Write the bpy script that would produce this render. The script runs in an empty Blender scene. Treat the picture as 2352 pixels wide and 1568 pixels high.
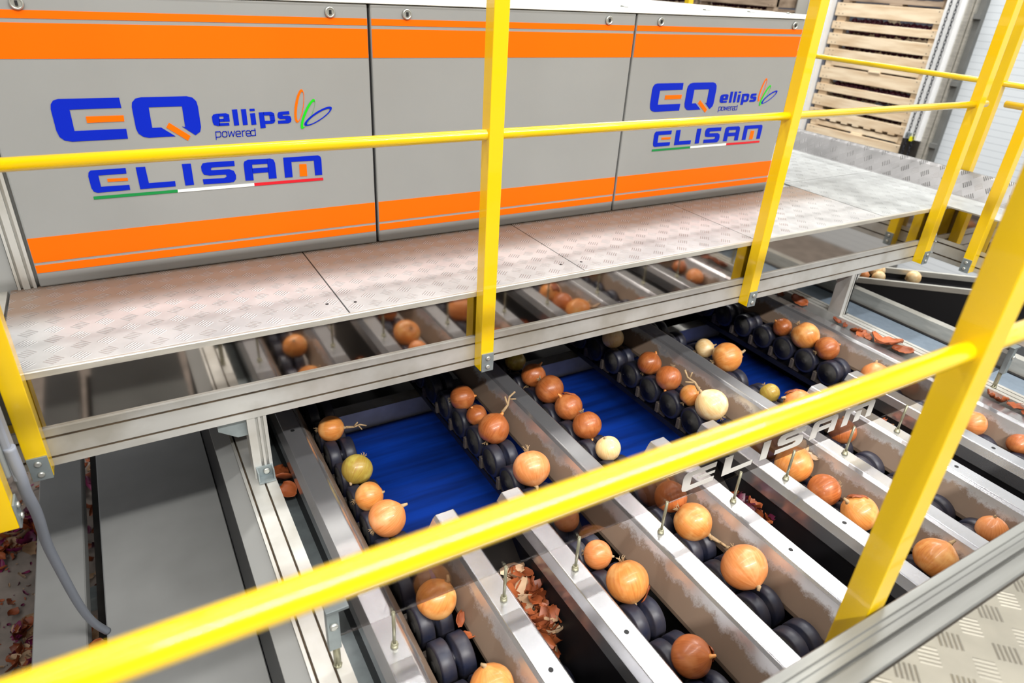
import bpy, bmesh, math, random
from mathutils import Vector, Matrix

# ---------------------------------------------------------------- units
# plan coordinates are given in "units" (1 unit = 2 m) measured from the photographer's eye
S = 2.0
H = 2.5                                   # eye height over the hall floor, metres


def W(x, y, z):
    return Vector((x * S, y * S, z * S + H))


scene = bpy.context.scene
COL = scene.collection

# ---------------------------------------------------------------- camera
R = [[0.8655534549300112, -0.4977286553526219, 0.055528391831556806],
     [-0.19600929768539907, -0.438702212715663, -0.8769952815022392],
     [0.46086611057812077, 0.7482022147769852, -0.47727966007497935]]
cam_d = bpy.data.cameras.new('camera')
cam = bpy.data.objects.new('camera', cam_d)
COL.objects.link(cam)
r, d, f = Vector(R[0]), Vector(R[1]), Vector(R[2])
cam.matrix_world = Matrix(((r.x, -d.x, -f.x, 0), (r.y, -d.y, -f.y, 0), (r.z, -d.z, -f.z, H), (0, 0, 0, 1)))
cam_d.sensor_width = 36.0
cam_d.lens = 1550.0 / 2352.0 * 36.0
cam_d.clip_start = 0.02
cam_d.clip_end = 100
cam_d.dof.use_dof = True
cam_d.dof.focus_distance = 1.9
cam_d.dof.aperture_fstop = 3.5
scene.camera = cam

# ---------------------------------------------------------------- light
scene.view_settings.view_transform = 'Standard'
scene.view_settings.look = 'None'
scene.view_settings.exposure = 0.0
scene.view_settings.gamma = 1.0
scene.view_settings.use_curve_mapping = False
world = bpy.data.worlds.new('hall_ambient')
scene.world = world
world.use_nodes = True
bgn = world.node_tree.nodes['Background']
bgn.inputs[0].default_value = (0.93, 0.95, 1.0, 1)
bgn.inputs[1].default_value = 0.24


def area(name, x, y, z, sx, sy, power, tilt=0.0, col=(1.0, 0.98, 0.95)):
    l = bpy.data.lights.new(name, 'AREA')
    l.shape = 'RECTANGLE'
    l.size = sx * S
    l.size_y = sy * S
    l.energy = power
    l.color = col
    o = bpy.data.objects.new(name, l)
    COL.objects.link(o)
    o.location = W(x, y, z)
    o.rotation_euler = (tilt, 0, 0)
    return o


area('ceiling_lamp_row_far', 0.8, 1.45, 1.6, 5.0, 0.10, 210)
area('ceiling_lamp_row_near', 0.35, -1.3, 1.6, 3.6, 0.10, 760)
area('ceiling_lamp_row_overhead', 0.8, 0.12, 1.6, 5.0, 0.10, 190)
area('added_fill_light_back', 2.7, 2.6, 1.7, 0.2, 3.0, 330)  # extra fill light added to brighten the crates and back wall


# ---------------------------------------------------------------- materials
def lin(c):
    return tuple((v / 255 / 12.92) if v / 255 <= 0.04045 else ((v / 255 + 0.055) / 1.055) ** 2.4 for v in c) + (1.0,)


def mat(name, rgb, rough=0.5, metal=0.0, noise=0.0, nscale=20.0, bump=0.0, bscale=60.0, coat=0.0,
        rgb2=None, stretch=(1, 1, 1), spec=0.5, detail=4.0, lo=0.35, hi=0.65):
    m = bpy.data.materials.new(name)
    m.use_nodes = True
    nt = m.node_tree
    b = nt.nodes['Principled BSDF']
    b.inputs['Base Color'].default_value = lin(rgb)
    b.inputs['Roughness'].default_value = rough
    b.inputs['Metallic'].default_value = metal
    b.inputs['Coat Weight'].default_value = coat
    b.inputs['Specular IOR Level'].default_value = spec
    if noise or bump or rgb2:
        tc = nt.nodes.new('ShaderNodeTexCoord')
        mp = nt.nodes.new('ShaderNodeMapping')
        mp.inputs['Scale'].default_value = stretch
        nt.links.new(tc.outputs['Object'], mp.inputs[0])
    if noise or rgb2:
        n = nt.nodes.new('ShaderNodeTexNoise')
        n.inputs['Scale'].default_value = nscale
        n.inputs['Detail'].default_value = detail
        nt.links.new(mp.outputs[0], n.inputs['Vector'])
        cr = nt.nodes.new('ShaderNodeValToRGB')
        cr.color_ramp.elements[0].position = lo
        cr.color_ramp.elements[1].position = hi
        c1 = lin(rgb)
        c2 = lin(rgb2) if rgb2 else tuple(max(0, v * (1 - noise)) for v in c1[:3]) + (1,)
        cr.color_ramp.elements[0].color = c2
        cr.color_ramp.elements[1].color = c1
        nt.links.new(n.outputs[0], cr.inputs[0])
        nt.links.new(cr.outputs[0], b.inputs['Base Color'])
    if bump:
        n2 = nt.nodes.new('ShaderNodeTexNoise')
        n2.inputs['Scale'].default_value = bscale
        nt.links.new(mp.outputs[0], n2.inputs['Vector'])
        bp = nt.nodes.new('ShaderNodeBump')
        bp.inputs['Strength'].default_value = bump
        bp.inputs['Distance'].default_value = 0.002
        nt.links.new(n2.outputs[0], bp.inputs['Height'])
        nt.links.new(bp.outputs[0], b.inputs['Normal'])
    return m


M = {}
M['yellow'] = mat('yellow_paint', (238, 197, 0), 0.26, coat=0.6)
M['panel'] = mat('grey_panel_paint', (146, 147, 145), 0.42, noise=0.05, nscale=3)
M['orange'] = mat('orange_vinyl', (255, 104, 0), 0.4, spec=0.15)
M['blue'] = mat('blue_vinyl', (0, 34, 178), 0.4, spec=0.2)
M['green'] = mat('green_vinyl', (0, 130, 60), 0.4)
M['lime'] = mat('lime_vinyl', (10, 200, 10), 0.4)
M['white'] = mat('white_vinyl', (235, 238, 232), 0.4)
M['red'] = mat('red_vinyl', (205, 15, 35), 0.4)
M['gap'] = mat('black_rubber_seal', (18, 18, 20), 0.6)
M['alu'] = mat('aluminium_profile', (205, 202, 192), 0.38, 0.55, noise=0.22, nscale=9, stretch=(1, 1, 6), bump=0.1)
M['alu_dirty'] = mat('dirty_aluminium_profile', (204, 204, 200), 0.42, 0.45, rgb2=(176, 173, 164), nscale=7, bump=0.1, lo=.3, hi=.6)
M['alu_worn'] = mat('worn_curb_aluminium', (146, 147, 143), 0.34, 0.6, rgb2=(92, 91, 88), nscale=5, stretch=(.25, 3, 1), lo=.32, hi=.62)
M['slot'] = mat('grimy_slot', (92, 76, 56), 0.8, noise=0.6, nscale=30)
M['galv'] = mat('galvanised_steel', (150, 160, 162), 0.45, 0.5, noise=0.2, nscale=25)
M['bolt'] = mat('zinc_bolt', (190, 192, 186), 0.35, 0.7)
M['rod'] = mat('olive_zinc_rod', (150, 148, 125), 0.4, 0.6)
M['mirror'] = mat('polished_steel', (182, 176, 170), 0.05, 1.0)
M['channel'] = mat('brushed_steel_channel', (205, 205, 208), 0.24, 0.85, noise=0.12, nscale=5, stretch=(1, .2, 1))
M['sheet'] = mat('grey_lacquered_sheet', (204, 205, 202), 0.5, 0.0, rgb2=(186, 187, 184), nscale=2.5)
M['belt_blue'] = mat('blue_belt', (0, 52, 150), 0.5, rgb2=(0, 34, 105), nscale=16, stretch=(.12, 1.6, 1))
M['belt_grey'] = mat('blue_grey_belt', (118, 132, 146), 0.55, noise=0.12, nscale=40)
M['black'] = mat('black_steel', (20, 19, 22), 0.5)
M['dark'] = mat('dark_grimy_steel', (52, 48, 44), 0.6, 0.2, noise=0.5, nscale=12)
M['roller'] = mat('dark_navy_rubber', (30, 34, 52), 0.42, rgb2=(48, 46, 54), nscale=30)
M['hub'] = mat('dusty_black_hub', (44, 42, 40), 0.75, noise=0.5, nscale=60)
M['foot'] = mat('dusty_grey_plastic', (92, 82, 74), 0.8, noise=0.4, nscale=60)
M['chain'] = mat('greasy_chain', (34, 31, 30), 0.55, 0.3, noise=0.5, nscale=60)
M['chainlink'] = mat('dark_chain_steel', (50, 52, 60), 0.45, 0.5)
M['box'] = mat('grey_box_plastic', (150, 155, 155), 0.5)
M['cable'] = mat('grey_cable', (146, 152, 164), 0.45)
M['wood'] = mat('pale_crate_wood', (236, 218, 188), 0.75, rgb2=(206, 178, 142), nscale=5, stretch=(1, .5, 3.5), lo=.3, hi=.6, bump=0.2)
M['wood_old'] = mat('weathered_crate_wood', (176, 156, 134), 0.8, rgb2=(122, 104, 86), nscale=5, stretch=(1, .5, 3.5), lo=.3, hi=.62, bump=0.2)
M['nail'] = mat('rusty_nail', (60, 45, 38), 0.8)
M['red_onion'] = mat('red_onion_skin', (92, 22, 50), 0.4, noise=0.5, nscale=20)
M['white_wall'] = mat('white_wall_panel', (218, 224, 228), 0.5, noise=0.03, nscale=4)
M['seam'] = mat('grey_seam', (168, 174, 178), 0.6)
M['trim_white'] = mat('off_white_trim', (236, 238, 238), 0.45, noise=0.05, nscale=4)
M['mid_grey'] = mat('mid_grey_rubber_strip', (112, 113, 110), 0.6, noise=0.2, nscale=8)
M['slate'] = mat('slate_grey_trim', (96, 100, 112), 0.5)
M['grey_wall'] = mat('grey_ribbed_wall', (186, 186, 180), 0.5, noise=0.05, nscale=4)
M['yel_plastic'] = mat('yellow_plastic', (225, 220, 30), 0.4)
M['floor'] = mat('dusty_concrete', (142, 130, 120), 0.7, rgb2=(112, 103, 95), nscale=9, bump=0.3)
M['floor'].node_tree.nodes['Noise Texture'].inputs['Detail'].default_value = 10
M['root'] = mat('dry_root', (178, 150, 112), 0.8, noise=0.35, nscale=60)
M['peel'] = mat('fallen_onion_skin', (178, 96, 52), 0.45, rgb2=(112, 52, 26), nscale=9)
M['peel_purple'] = mat('purple_onion_skin', (140, 40, 92), 0.4, rgb2=(80, 24, 52), nscale=9)
M['peel_pale'] = mat('pale_onion_skin', (206, 178, 146), 0.6, rgb2=(160, 124, 90), nscale=9)
M['clearedge'] = mat('bright_plate_edge', (226, 228, 230), 0.3)
M['frost'] = mat('frosted_lettering', (205, 204, 198), 0.6)


def acrylic():
    m = bpy.data.materials.new('smoked_clear_acrylic')
    m.use_nodes = True
    nt = m.node_tree
    nt.nodes.clear()
    out = nt.nodes.new('ShaderNodeOutputMaterial')
    mix = nt.nodes.new('ShaderNodeMixShader')
    tr = nt.nodes.new('ShaderNodeBsdfTransparent')
    tr.inputs[0].default_value = (0.62, 0.60, 0.595, 1)
    gl = nt.nodes.new('ShaderNodeBsdfGlossy')
    gl.inputs['Roughness'].default_value = 0.05
    mix.inputs[0].default_value = 0.10
    nt.links.new(tr.outputs[0], mix.inputs[1])
    nt.links.new(gl.outputs[0], mix.inputs[2])
    nt.links.new(mix.outputs[0], out.inputs[0])
    return m


M['acrylic'] = acrylic()


def math_node(nt, op, a, b=None, c=None):
    n = nt.nodes.new('ShaderNodeMath')
    n.operation = op
    for i, v in enumerate((a, b, c)):
        if v is None:
            continue
        if isinstance(v, (int, float)):
            n.inputs[i].default_value = v
        else:
            nt.links.new(v, n.inputs[i])
    return n.outputs[0]


def tread(name, dirt_y0=None, dirt_y1=None, base=(212, 211, 208), cell=0.052):
    """aluminium five-bar tread plate; trodden-in brown dirt lies along the cabinet foot (world y)."""
    m = bpy.data.materials.new(name)
    m.use_nodes = True
    nt = m.node_tree
    b = nt.nodes['Principled BSDF']
    tc = nt.nodes.new('ShaderNodeNewGeometry')
    sp = nt.nodes.new('ShaderNodeSeparateXYZ')
    nt.links.new(tc.outputs['Position'], sp.inputs[0])
    X, Y = sp.outputs[0], sp.outputs[1]
    k = 1 / cell
    ux = math_node(nt, 'MULTIPLY', math_node(nt, 'ADD', X, 40.0), k)
    uy = math_node(nt, 'MULTIPLY', math_node(nt, 'ADD', Y, 40.0), k)
    par = math_node(nt, 'MODULO', math_node(nt, 'ADD', math_node(nt, 'FLOOR', ux), math_node(nt, 'FLOOR', uy)), 2.0)
    sgn = math_node(nt, 'SUBTRACT', math_node(nt, 'MULTIPLY', math_node(nt, 'ROUND', par), 2.0), 1.0)
    lx = math_node(nt, 'SUBTRACT', math_node(nt, 'FRACT', ux), 0.5)
    ly = math_node(nt, 'SUBTRACT', math_node(nt, 'FRACT', uy), 0.5)
    sl = math_node(nt, 'MULTIPLY', sgn, ly)
    a = math_node(nt, 'MULTIPLY', math_node(nt, 'ADD', lx, sl), 0.7071)
    c = math_node(nt, 'MULTIPLY', math_node(nt, 'SUBTRACT', ly, math_node(nt, 'MULTIPLY', sgn, lx)), 0.7071)
    inl = math_node(nt, 'LESS_THAN', math_node(nt, 'ABSOLUTE', a), 0.27)
    inw = math_node(nt, 'LESS_THAN', math_node(nt, 'ABSOLUTE', c), 0.33)
    st = math_node(nt, 'ABSOLUTE', math_node(nt, 'SUBTRACT', math_node(nt, 'FRACT', math_node(nt, 'ADD', math_node(nt, 'MULTIPLY', c, 7.6), 0.5)), 0.5))
    bar = math_node(nt, 'SUBTRACT', 1.0, math_node(nt, 'MULTIPLY', st, 3.4))
    bar = math_node(nt, 'MAXIMUM', bar, 0.0)
    h = math_node(nt, 'MULTIPLY', math_node(nt, 'MULTIPLY', inl, inw), bar)
    bp = nt.nodes.new('ShaderNodeBump')
    bp.inputs['Strength'].default_value = 1.0
    bp.inputs['Distance'].default_value = 0.0018
    nt.links.new(h, bp.inputs['Height'])
    nt.links.new(bp.outputs[0], b.inputs['Normal'])
    n = nt.nodes.new('ShaderNodeTexNoise')
    n.inputs['Scale'].default_value = 9
    n.inputs['Detail'].default_value = 8
    nt.links.new(tc.outputs['Position'], n.inputs['Vector'])
    cr = nt.nodes.new('ShaderNodeValToRGB')
    cr.color_ramp.elements[0].position = 0.32
    cr.color_ramp.elements[1].position = 0.6
    cr.color_ramp.elements[0].color = lin(tuple(v * 0.88 for v in base))
    cr.color_ramp.elements[1].color = lin(base)
    nt.links.new(n.outputs[0], cr.inputs[0])
    col = cr.outputs[0]
    if dirt_y0 is not None:
        n2 = nt.nodes.new('ShaderNodeTexNoise')
        n2.inputs['Scale'].default_value = 2.2
        n2.inputs['Detail'].default_value = 6
        nt.links.new(tc.outputs['Position'], n2.inputs['Vector'])
        yy = math_node(nt, 'ADD', Y, math_node(nt, 'MULTIPLY', math_node(nt, 'SUBTRACT', n2.outputs[0], 0.5), 0.16))
        t = nt.nodes.new('ShaderNodeMapRange')
        t.inputs[1].default_value = dirt_y0
        t.inputs[2].default_value = dirt_y1
        nt.links.new(yy, t.inputs[0])
        # bar tops are rubbed clean
        rub = math_node(nt, 'MULTIPLY', t.outputs[0], math_node(nt, 'SUBTRACT', 1.0, math_node(nt, 'MULTIPLY', h, 0.55)))
        mx = nt.nodes.new('ShaderNodeMix')
        mx.data_type = 'RGBA'
        nt.links.new(math_node(nt, 'MULTIPLY', rub, 0.97), mx.inputs[0])
        nt.links.new(col, mx.inputs[6])
        mx.inputs[7].default_value = lin((122, 102, 86))
        col = mx.outputs[2]
        nt.links.new(math_node(nt, 'ADD', math_node(nt, 'MULTIPLY', rub, 0.3), 0.34), b.inputs['Roughness'])
        nt.links.new(math_node(nt, 'SUBTRACT', 0.30, math_node(nt, 'MULTIPLY', rub, 0.30)), b.inputs['Metallic'])
    else:
        b.inputs['Roughness'].default_value = 0.36
        b.inputs['Metallic'].default_value = 0.5
    nt.links.new(col, b.inputs['Base Color'])
    return m


M['tread'] = tread('tread_plate_with_dirt', 0.875 * S, 0.940 * S, base=(190, 190, 189))
M['tread_clean'] = tread('tread_plate_clean', base=(184, 187, 186))
M['tread_grey'] = tread('tread_plate_dull', base=(138, 137, 137))
M['tread_near'] = tread('tread_plate_near', base=(138, 134, 122))


def wall_dirt():
    """steel guide wall: clean rim at the top, brown onion dust rubbed on below (a real stain, by height)."""
    m = bpy.data.materials.new('dusty_steel_guide')
    m.use_nodes = True
    nt = m.node_tree
    b = nt.nodes['Principled BSDF']
    g = nt.nodes.new('ShaderNodeNewGeometry')
    sp = nt.nodes.new('ShaderNodeSeparateXYZ')
    nt.links.new(g.outputs['Position'], sp.inputs[0])
    n = nt.nodes.new('ShaderNodeTexNoise')
    n.inputs['Scale'].default_value = 14
    n.inputs['Detail'].default_value = 12
    n.inputs['Roughness'].default_value = 0.78
    nt.links.new(g.outputs['Position'], n.inputs['Vector'])
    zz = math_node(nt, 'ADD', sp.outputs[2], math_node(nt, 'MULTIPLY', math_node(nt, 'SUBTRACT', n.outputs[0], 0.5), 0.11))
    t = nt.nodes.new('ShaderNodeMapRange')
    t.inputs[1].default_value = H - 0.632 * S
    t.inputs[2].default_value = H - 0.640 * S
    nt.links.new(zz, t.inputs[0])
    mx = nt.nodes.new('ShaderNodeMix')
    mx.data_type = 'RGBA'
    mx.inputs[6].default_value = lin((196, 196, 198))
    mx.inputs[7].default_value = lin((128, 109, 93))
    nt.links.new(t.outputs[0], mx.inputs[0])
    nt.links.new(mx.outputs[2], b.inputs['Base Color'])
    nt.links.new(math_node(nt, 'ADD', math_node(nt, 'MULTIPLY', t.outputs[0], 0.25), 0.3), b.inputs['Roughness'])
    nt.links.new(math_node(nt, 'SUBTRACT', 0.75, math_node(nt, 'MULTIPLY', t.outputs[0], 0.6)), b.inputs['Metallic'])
    return m


M['guide'] = wall_dirt()


def onion_mat(name, c1, c2, c3, scale=1.0):
    m = bpy.data.materials.new(name)
    m.use_nodes = True
    nt = m.node_tree
    b = nt.nodes['Principled BSDF']
    tc = nt.nodes.new('ShaderNodeTexCoord')
    sp = nt.nodes.new('ShaderNodeSeparateXYZ')
    nt.links.new(tc.outputs['Object'], sp.inputs[0])
    ang = math_node(nt, 'ARCTAN2', sp.outputs[1], sp.outputs[0])
    oi = nt.nodes.new('ShaderNodeObjectInfo')
    cb = nt.nodes.new('ShaderNodeCombineXYZ')
    nt.links.new(math_node(nt, 'MULTIPLY', math_node(nt, 'SINE', ang), 3.0), cb.inputs[0])
    nt.links.new(math_node(nt, 'MULTIPLY', math_node(nt, 'COSINE', ang), 3.0), cb.inputs[1])
    nt.links.new(math_node(nt, 'ADD', math_node(nt, 'MULTIPLY', sp.outputs[2], 6.0), math_node(nt, 'MULTIPLY', oi.outputs['Random'], 30.0)), cb.inputs[2])
    n = nt.nodes.new('ShaderNodeTexNoise')
    n.inputs['Scale'].default_value = 4.0
    n.inputs['Detail'].default_value = 5
    nt.links.new(cb.outputs[0], n.inputs['Vector'])
    cr = nt.nodes.new('ShaderNodeValToRGB')
    cr.color_ramp.elements[0].position = 0.18
    cr.color_ramp.elements[0].color = lin(c2)
    cr.color_ramp.elements[1].position = 0.75
    cr.color_ramp.elements[1].color = lin(c1)
    nt.links.new(n.outputs[0], cr.inputs[0])
    n2 = nt.nodes.new('ShaderNodeTexNoise')
    n2.inputs['Scale'].default_value = 22.0
    n2.inputs['Detail'].default_value = 3
    av = nt.nodes.new('ShaderNodeVectorMath')
    av.operation = 'ADD'
    nt.links.new(tc.outputs['Object'], av.inputs[0])
    cb2 = nt.nodes.new('ShaderNodeCombineXYZ')
    nt.links.new(math_node(nt, 'MULTIPLY', oi.outputs['Random'], 17.0), cb2.inputs[0])
    nt.links.new(cb2.outputs[0], av.inputs[1])
    nt.links.new(av.outputs[0], n2.inputs['Vector'])
    mx = nt.nodes.new('ShaderNodeMix')
    mx.data_type = 'RGBA'
    mr = nt.nodes.new('ShaderNodeMapRange')
    mr.inputs[1].default_value = 0.5
    mr.inputs[2].default_value = 0.72
    nt.links.new(n2.outputs[0], mr.inputs[0])
    nt.links.new(mr.outputs[0], mx.inputs[0])
    nt.links.new(cr.outputs[0], mx.inputs[6])
    mx.inputs[7].default_value = lin(c3)
    nt.links.new(mx.outputs[2], b.inputs['Base Color'])
    b.inputs['Roughness'].default_value = 0.36
    b.inputs['Coat Weight'].default_value = 0.15
    b.inputs['Subsurface Weight'].default_value = 0.0
    return m


M['onion_brown'] = onion_mat('copper_onion_skin', (188, 108, 54), (146, 72, 32), (198, 126, 74))
M['onion_gold'] = onion_mat('golden_onion_skin', (224, 152, 78), (196, 110, 46), (236, 178, 110))
M['onion_peach'] = onion_mat('peach_onion_skin', (226, 150, 90), (198, 110, 50), (234, 166, 112))
M['onion_pale'] = onion_mat('pale_cream_onion_skin', (246, 218, 160), (226, 172, 108), (250, 232, 190))
M['onion_green'] = onion_mat('greenish_onion_skin', (176, 158, 66), (150, 104, 44), (196, 180, 90))


# ---------------------------------------------------------------- mesh helpers
class MB:
    """collects shapes (plan units) and links them as ONE mesh object."""

    def __init__(self, local=False):
        self.bm = bmesh.new()
        self.local = local            # local: coordinates already metres around the thing's own origin

    def P(self, p):
        return Vector(p) if self.local else W(*p)

    def box(self, x0, x1, y0, y1, z0, z1):
        vs = [self.bm.verts.new(self.P((x, y, z))) for x in (x0, x1) for y in (y0, y1) for z in (z0, z1)]
        for q in ((0, 1, 3, 2), (4, 6, 7, 5), (0, 4, 5, 1), (2, 3, 7, 6), (0, 2, 6, 4), (1, 5, 7, 3)):
            self.bm.faces.new([vs[i] for i in q])
        return self

    def prism(self, prof, axis, a, b):
        """prof: 2-D outline in the two other axes (x:(y,z), y:(x,z), z:(x,y))."""
        def pt(p, t):
            return {'x': (t, p[0], p[1]), 'y': (p[0], t, p[1]), 'z': (p[0], p[1], t)}[axis]
        va = [self.bm.verts.new(self.P(pt(p, a))) for p in prof]
        vb = [self.bm.verts.new(self.P(pt(p, b))) for p in prof]
        n = len(prof)
        for i in range(n):
            self.bm.faces.new((va[i], va[(i + 1) % n], vb[(i + 1) % n], vb[i]))
        self.bm.faces.new(va)
        self.bm.faces.new(list(reversed(vb)))
        return self

    def strip(self, prof, axis, a, b):
        """open sheet following prof."""
        def pt(p, t):
            return {'x': (t, p[0], p[1]), 'y': (p[0], t, p[1])}[axis]
        va = [self.bm.verts.new(self.P(pt(p, a))) for p in prof]
        vb = [self.bm.verts.new(self.P(pt(p, b))) for p in prof]
        for i in range(len(prof) - 1):
            self.bm.faces.new((va[i], va[i + 1], vb[i + 1], vb[i]))
        return self

    def tube(self, pts, rad, seg=12, caps=True, taper=None):
        """round bar through pts; rad in plan units (or metres when local)."""
        k = 1.0 if self.local else S
        P = [self.P(p) for p in pts]
        rings = []
        up = None
        for i, p in enumerate(P):
            dd = (P[min(i + 1, len(P) - 1)] - P[max(i - 1, 0)]).normalized()
            if up is None:
                up = Vector((0, 0, 1)) if abs(dd.z) < 0.9 else Vector((1, 0, 0))
            u = dd.cross(up)
            u.normalize()
            v = u.cross(dd)
            up = v
            rr = rad * k * (taper[i] if taper else 1.0)
            rings.append([self.bm.verts.new(p + u * rr * math.cos(2 * math.pi * j / seg) + v * rr * math.sin(2 * math.pi * j / seg)) for j in range(seg)])
        for A, B in zip(rings, rings[1:]):
            for j in range(seg):
                fc = self.bm.faces.new((A[j], A[(j + 1) % seg], B[(j + 1) % seg], B[j]))
                fc.smooth = True
        if caps:
            self.bm.faces.new(rings[0])
            self.bm.faces.new(list(reversed(rings[-1])))
        return self

    def lathe(self, prof, seg=24, axis='z', center=(0, 0, 0)):
        """prof: (radius, height) list, spun about axis through center."""
        rings = []
        for rr, hh in prof:
            ring = []
            for j in range(seg):
                a = 2 * math.pi * j / seg
                c, s = rr * math.cos(a), rr * math.sin(a)
                p = {'z': (c, s, hh), 'x': (hh, c, s), 'y': (c, hh, s)}[axis]
                ring.append(self.bm.verts.new(self.P((p[0] + center[0], p[1] + center[1], p[2] + center[2]))))
            rings.append(ring)
        for A, B in zip(rings, rings[1:]):
            for j in range(seg):
                fc = self.bm.faces.new((A[j], A[(j + 1) % seg], B[(j + 1) % seg], B[j]))
                fc.smooth = True
        self.bm.faces.new(rings[0])
        self.bm.faces.new(list(reversed(rings[-1])))
        return self

    def poly(self, pts):
        vs = [self.bm.verts.new(self.P(p)) for p in pts]
        self.bm.faces.new(vs)
        return self

    def build(self, name, m, parent=None, bevel=0.0, smooth=False):
        bmesh.ops.recalc_face_normals(self.bm, faces=self.bm.faces)
        if parent is not None and not self.local:
            root = parent
            off = Vector((0, 0, 0))
            while root is not None:
                off += root.location
                root = root.parent
            for v in self.bm.verts:
                v.co -= off
        me = bpy.data.meshes.new(name)
        self.bm.to_mesh(me)
        self.bm.free()
        for q in (m if isinstance(m, (list, tuple)) else [m]):
            me.materials.append(q)
        if smooth:
            for p in me.polygons:
                p.use_smooth = True
        o = bpy.data.objects.new(name, me)
        COL.objects.link(o)
        if parent is not None:
            o.parent = parent
        if bevel:
            bv = o.modifiers.new('bevel', 'BEVEL')
            bv.width = bevel * S if not self.local else bevel
            bv.segments = 2
            bv.limit_method = 'ANGLE'
            bv.angle_limit = math.radians(40)
        return o


def thing(name, label, cat, loc, group=None):
    o = bpy.data.objects.new(name, None)
    o.empty_display_size = 0.05
    COL.objects.link(o)
    o.location = W(*loc) if len(loc) == 3 else loc
    o['label'] = label
    o['category'] = cat
    if group:
        o['group'] = group
    return o


def tag(o, label, cat, group=None, kind=None):
    o['label'] = label
    o['category'] = cat
    if group:
        o['group'] = group
    if kind:
        o['kind'] = kind
    return o


def struct(o):
    o['kind'] = 'structure'
    return o


def slotted(a0, a1, z0, z1, side=(), top=(), d=0.006, sw=0.0035):
    """rectangle outline (a,z) with open T-slots: side = z positions on the a0 face, top = a positions on the top."""
    pts = [(a0, z0)]
    for z in sorted(side):
        pts += [(a0, z - sw / 2), (a0 + d, z - sw / 2), (a0 + d, z + sw / 2), (a0, z + sw / 2)]
    pts.append((a0, z1))
    for a in sorted(top):
        pts += [(a - sw / 2, z1), (a - sw / 2, z1 - d), (a + sw / 2, z1 - d), (a + sw / 2, z1)]
    pts += [(a1, z1), (a1, z0)]
    return pts


# ================================================================ hall shell
mb = MB(); mb.box(-4, 6, -4, 7, -1.27, -1.25)
struct(mb.build('floor', M['floor']))


def ribbed(name, rgb, rgb2, pitch, width, axis):
    m = bpy.data.materials.new(name)
    m.use_nodes = True
    nt = m.node_tree
    b = nt.nodes['Principled BSDF']
    g = nt.nodes.new('ShaderNodeNewGeometry')
    sp = nt.nodes.new('ShaderNodeSeparateXYZ')
    nt.links.new(g.outputs['Position'], sp.inputs[0])
    v = math_node(nt, 'FRACT', math_node(nt, 'MULTIPLY', sp.outputs[axis], 1 / pitch))
    t = math_node(nt, 'LESS_THAN', v, width)
    mx = nt.nodes.new('ShaderNodeMix')
    mx.data_type = 'RGBA'
    mx.inputs[6].default_value = lin(rgb)
    mx.inputs[7].default_value = lin(rgb2)
    nt.links.new(t, mx.inputs[0])
    nt.links.new(mx.outputs[2], b.inputs['Base Color'])
    b.inputs['Roughness'].default_value = 0.45
    return m


M['sectional'] = ribbed('sectional_door_panel', (212, 219, 224), (176, 184, 190), 0.058, 0.07, 2)
M['ribs'] = ribbed('vertical_ribbed_panel', (190, 190, 184), (150, 150, 144), 0.16, 0.12, 1)

mb = MB(); mb.box(3.472, 3.50, -2.0, 1.824, -1.25, 1.2)
door = struct(mb.build('door_1', M['sectional']))
mb = MB(); mb.box(3.455, 3.47, 1.498, 1.528, -.842, -.826); mb.box(3.447, 3.455, 1.495, 1.531, -.839, -.833)
mb.build('door_handle', M['black'], door)
mb = MB(); mb.box(3.52, 3.56, 2.58, 2.885, -1.25, 1.2)
struct(mb.build('wall_far', M['ribs']))
# door jamb: white cladding, grey guide rails, dark weather strip
mb = MB(); mb.prism([(1.885, -.60), (1.885, 1.2), (1.972, 1.2), (1.972, -.60)], 'x', 3.40, 3.50)
mb.box(3.394, 3.40, 1.9, 1.905, -.6, 1.2); mb.box(3.394, 3.40, 1.925, 1.930, -.6, 1.2)
struct(mb.build('trim_1', M['trim_white']))
mb = MB(); mb.box(3.40, 3.50, 1.885, 1.972, -1.25, -.60)
struct(mb.build('trim_2', M['dark']))
mb = MB(); mb.box(3.41, 3.47, 1.862, 1.885, -1.25, 1.2); mb.box(3.425, 3.47, 1.848, 1.859, -1.25, 1.2)
struct(mb.build('trim_3', M['alu']))
mb = MB(); mb.box(3.44, 3.47, 1.822, 1.848, -1.25, 1.2)
for z in (-.9, -.62, -.34, -.06, .2):
    mb.box(3.42, 3.44, 1.815, 1.846, z, z + .02)
struct(mb.build('trim_4', M['mid_grey']))
mb = MB(); mb.box(3.42, 3.50, 2.585, 2.615, -1.25, 1.2); mb.box(3.40, 3.50, 2.625, 2.637, -1.25, 1.2); mb.box(3.44, 3.50, 2.645, 2.74, -1.25, 1.2)
struct(mb.build('trim_5', M['trim_white']))
mb = MB(); mb.box(3.46, 3.52, 2.568, 2.584, -1.25, 1.2)
struct(mb.build('trim_6', M['slate']))
mb = MB(); mb.box(4.6, 4.64, 1.6, 5.5, -1.25, 1.2)
struct(mb.build('wall_store', M['slate']))


def chain(y, label, z0=-1.0, z1=.3):
    mb = MB(local=True)
    n = 0
    z = z0 * S + .03
    while z < z1 * S:
        pts = []
        a, b = .010, .021
        for k in range(9):
            t = 2 * math.pi * k / 8
            c, s = a * math.cos(t), b * math.sin(t)
            pts.append((0.006, c, z + s) if n % 2 else (0.006 + c, 0, z + s))
        mb.tube(pts, .0031, 5, caps=False)
        z += .031
        n += 1
    t = thing('hoist_chain', label, 'chain', (3.385, y, 0), 'hanging door chains')
    mb.build('links', M['chainlink'], t)
    return t


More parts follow.
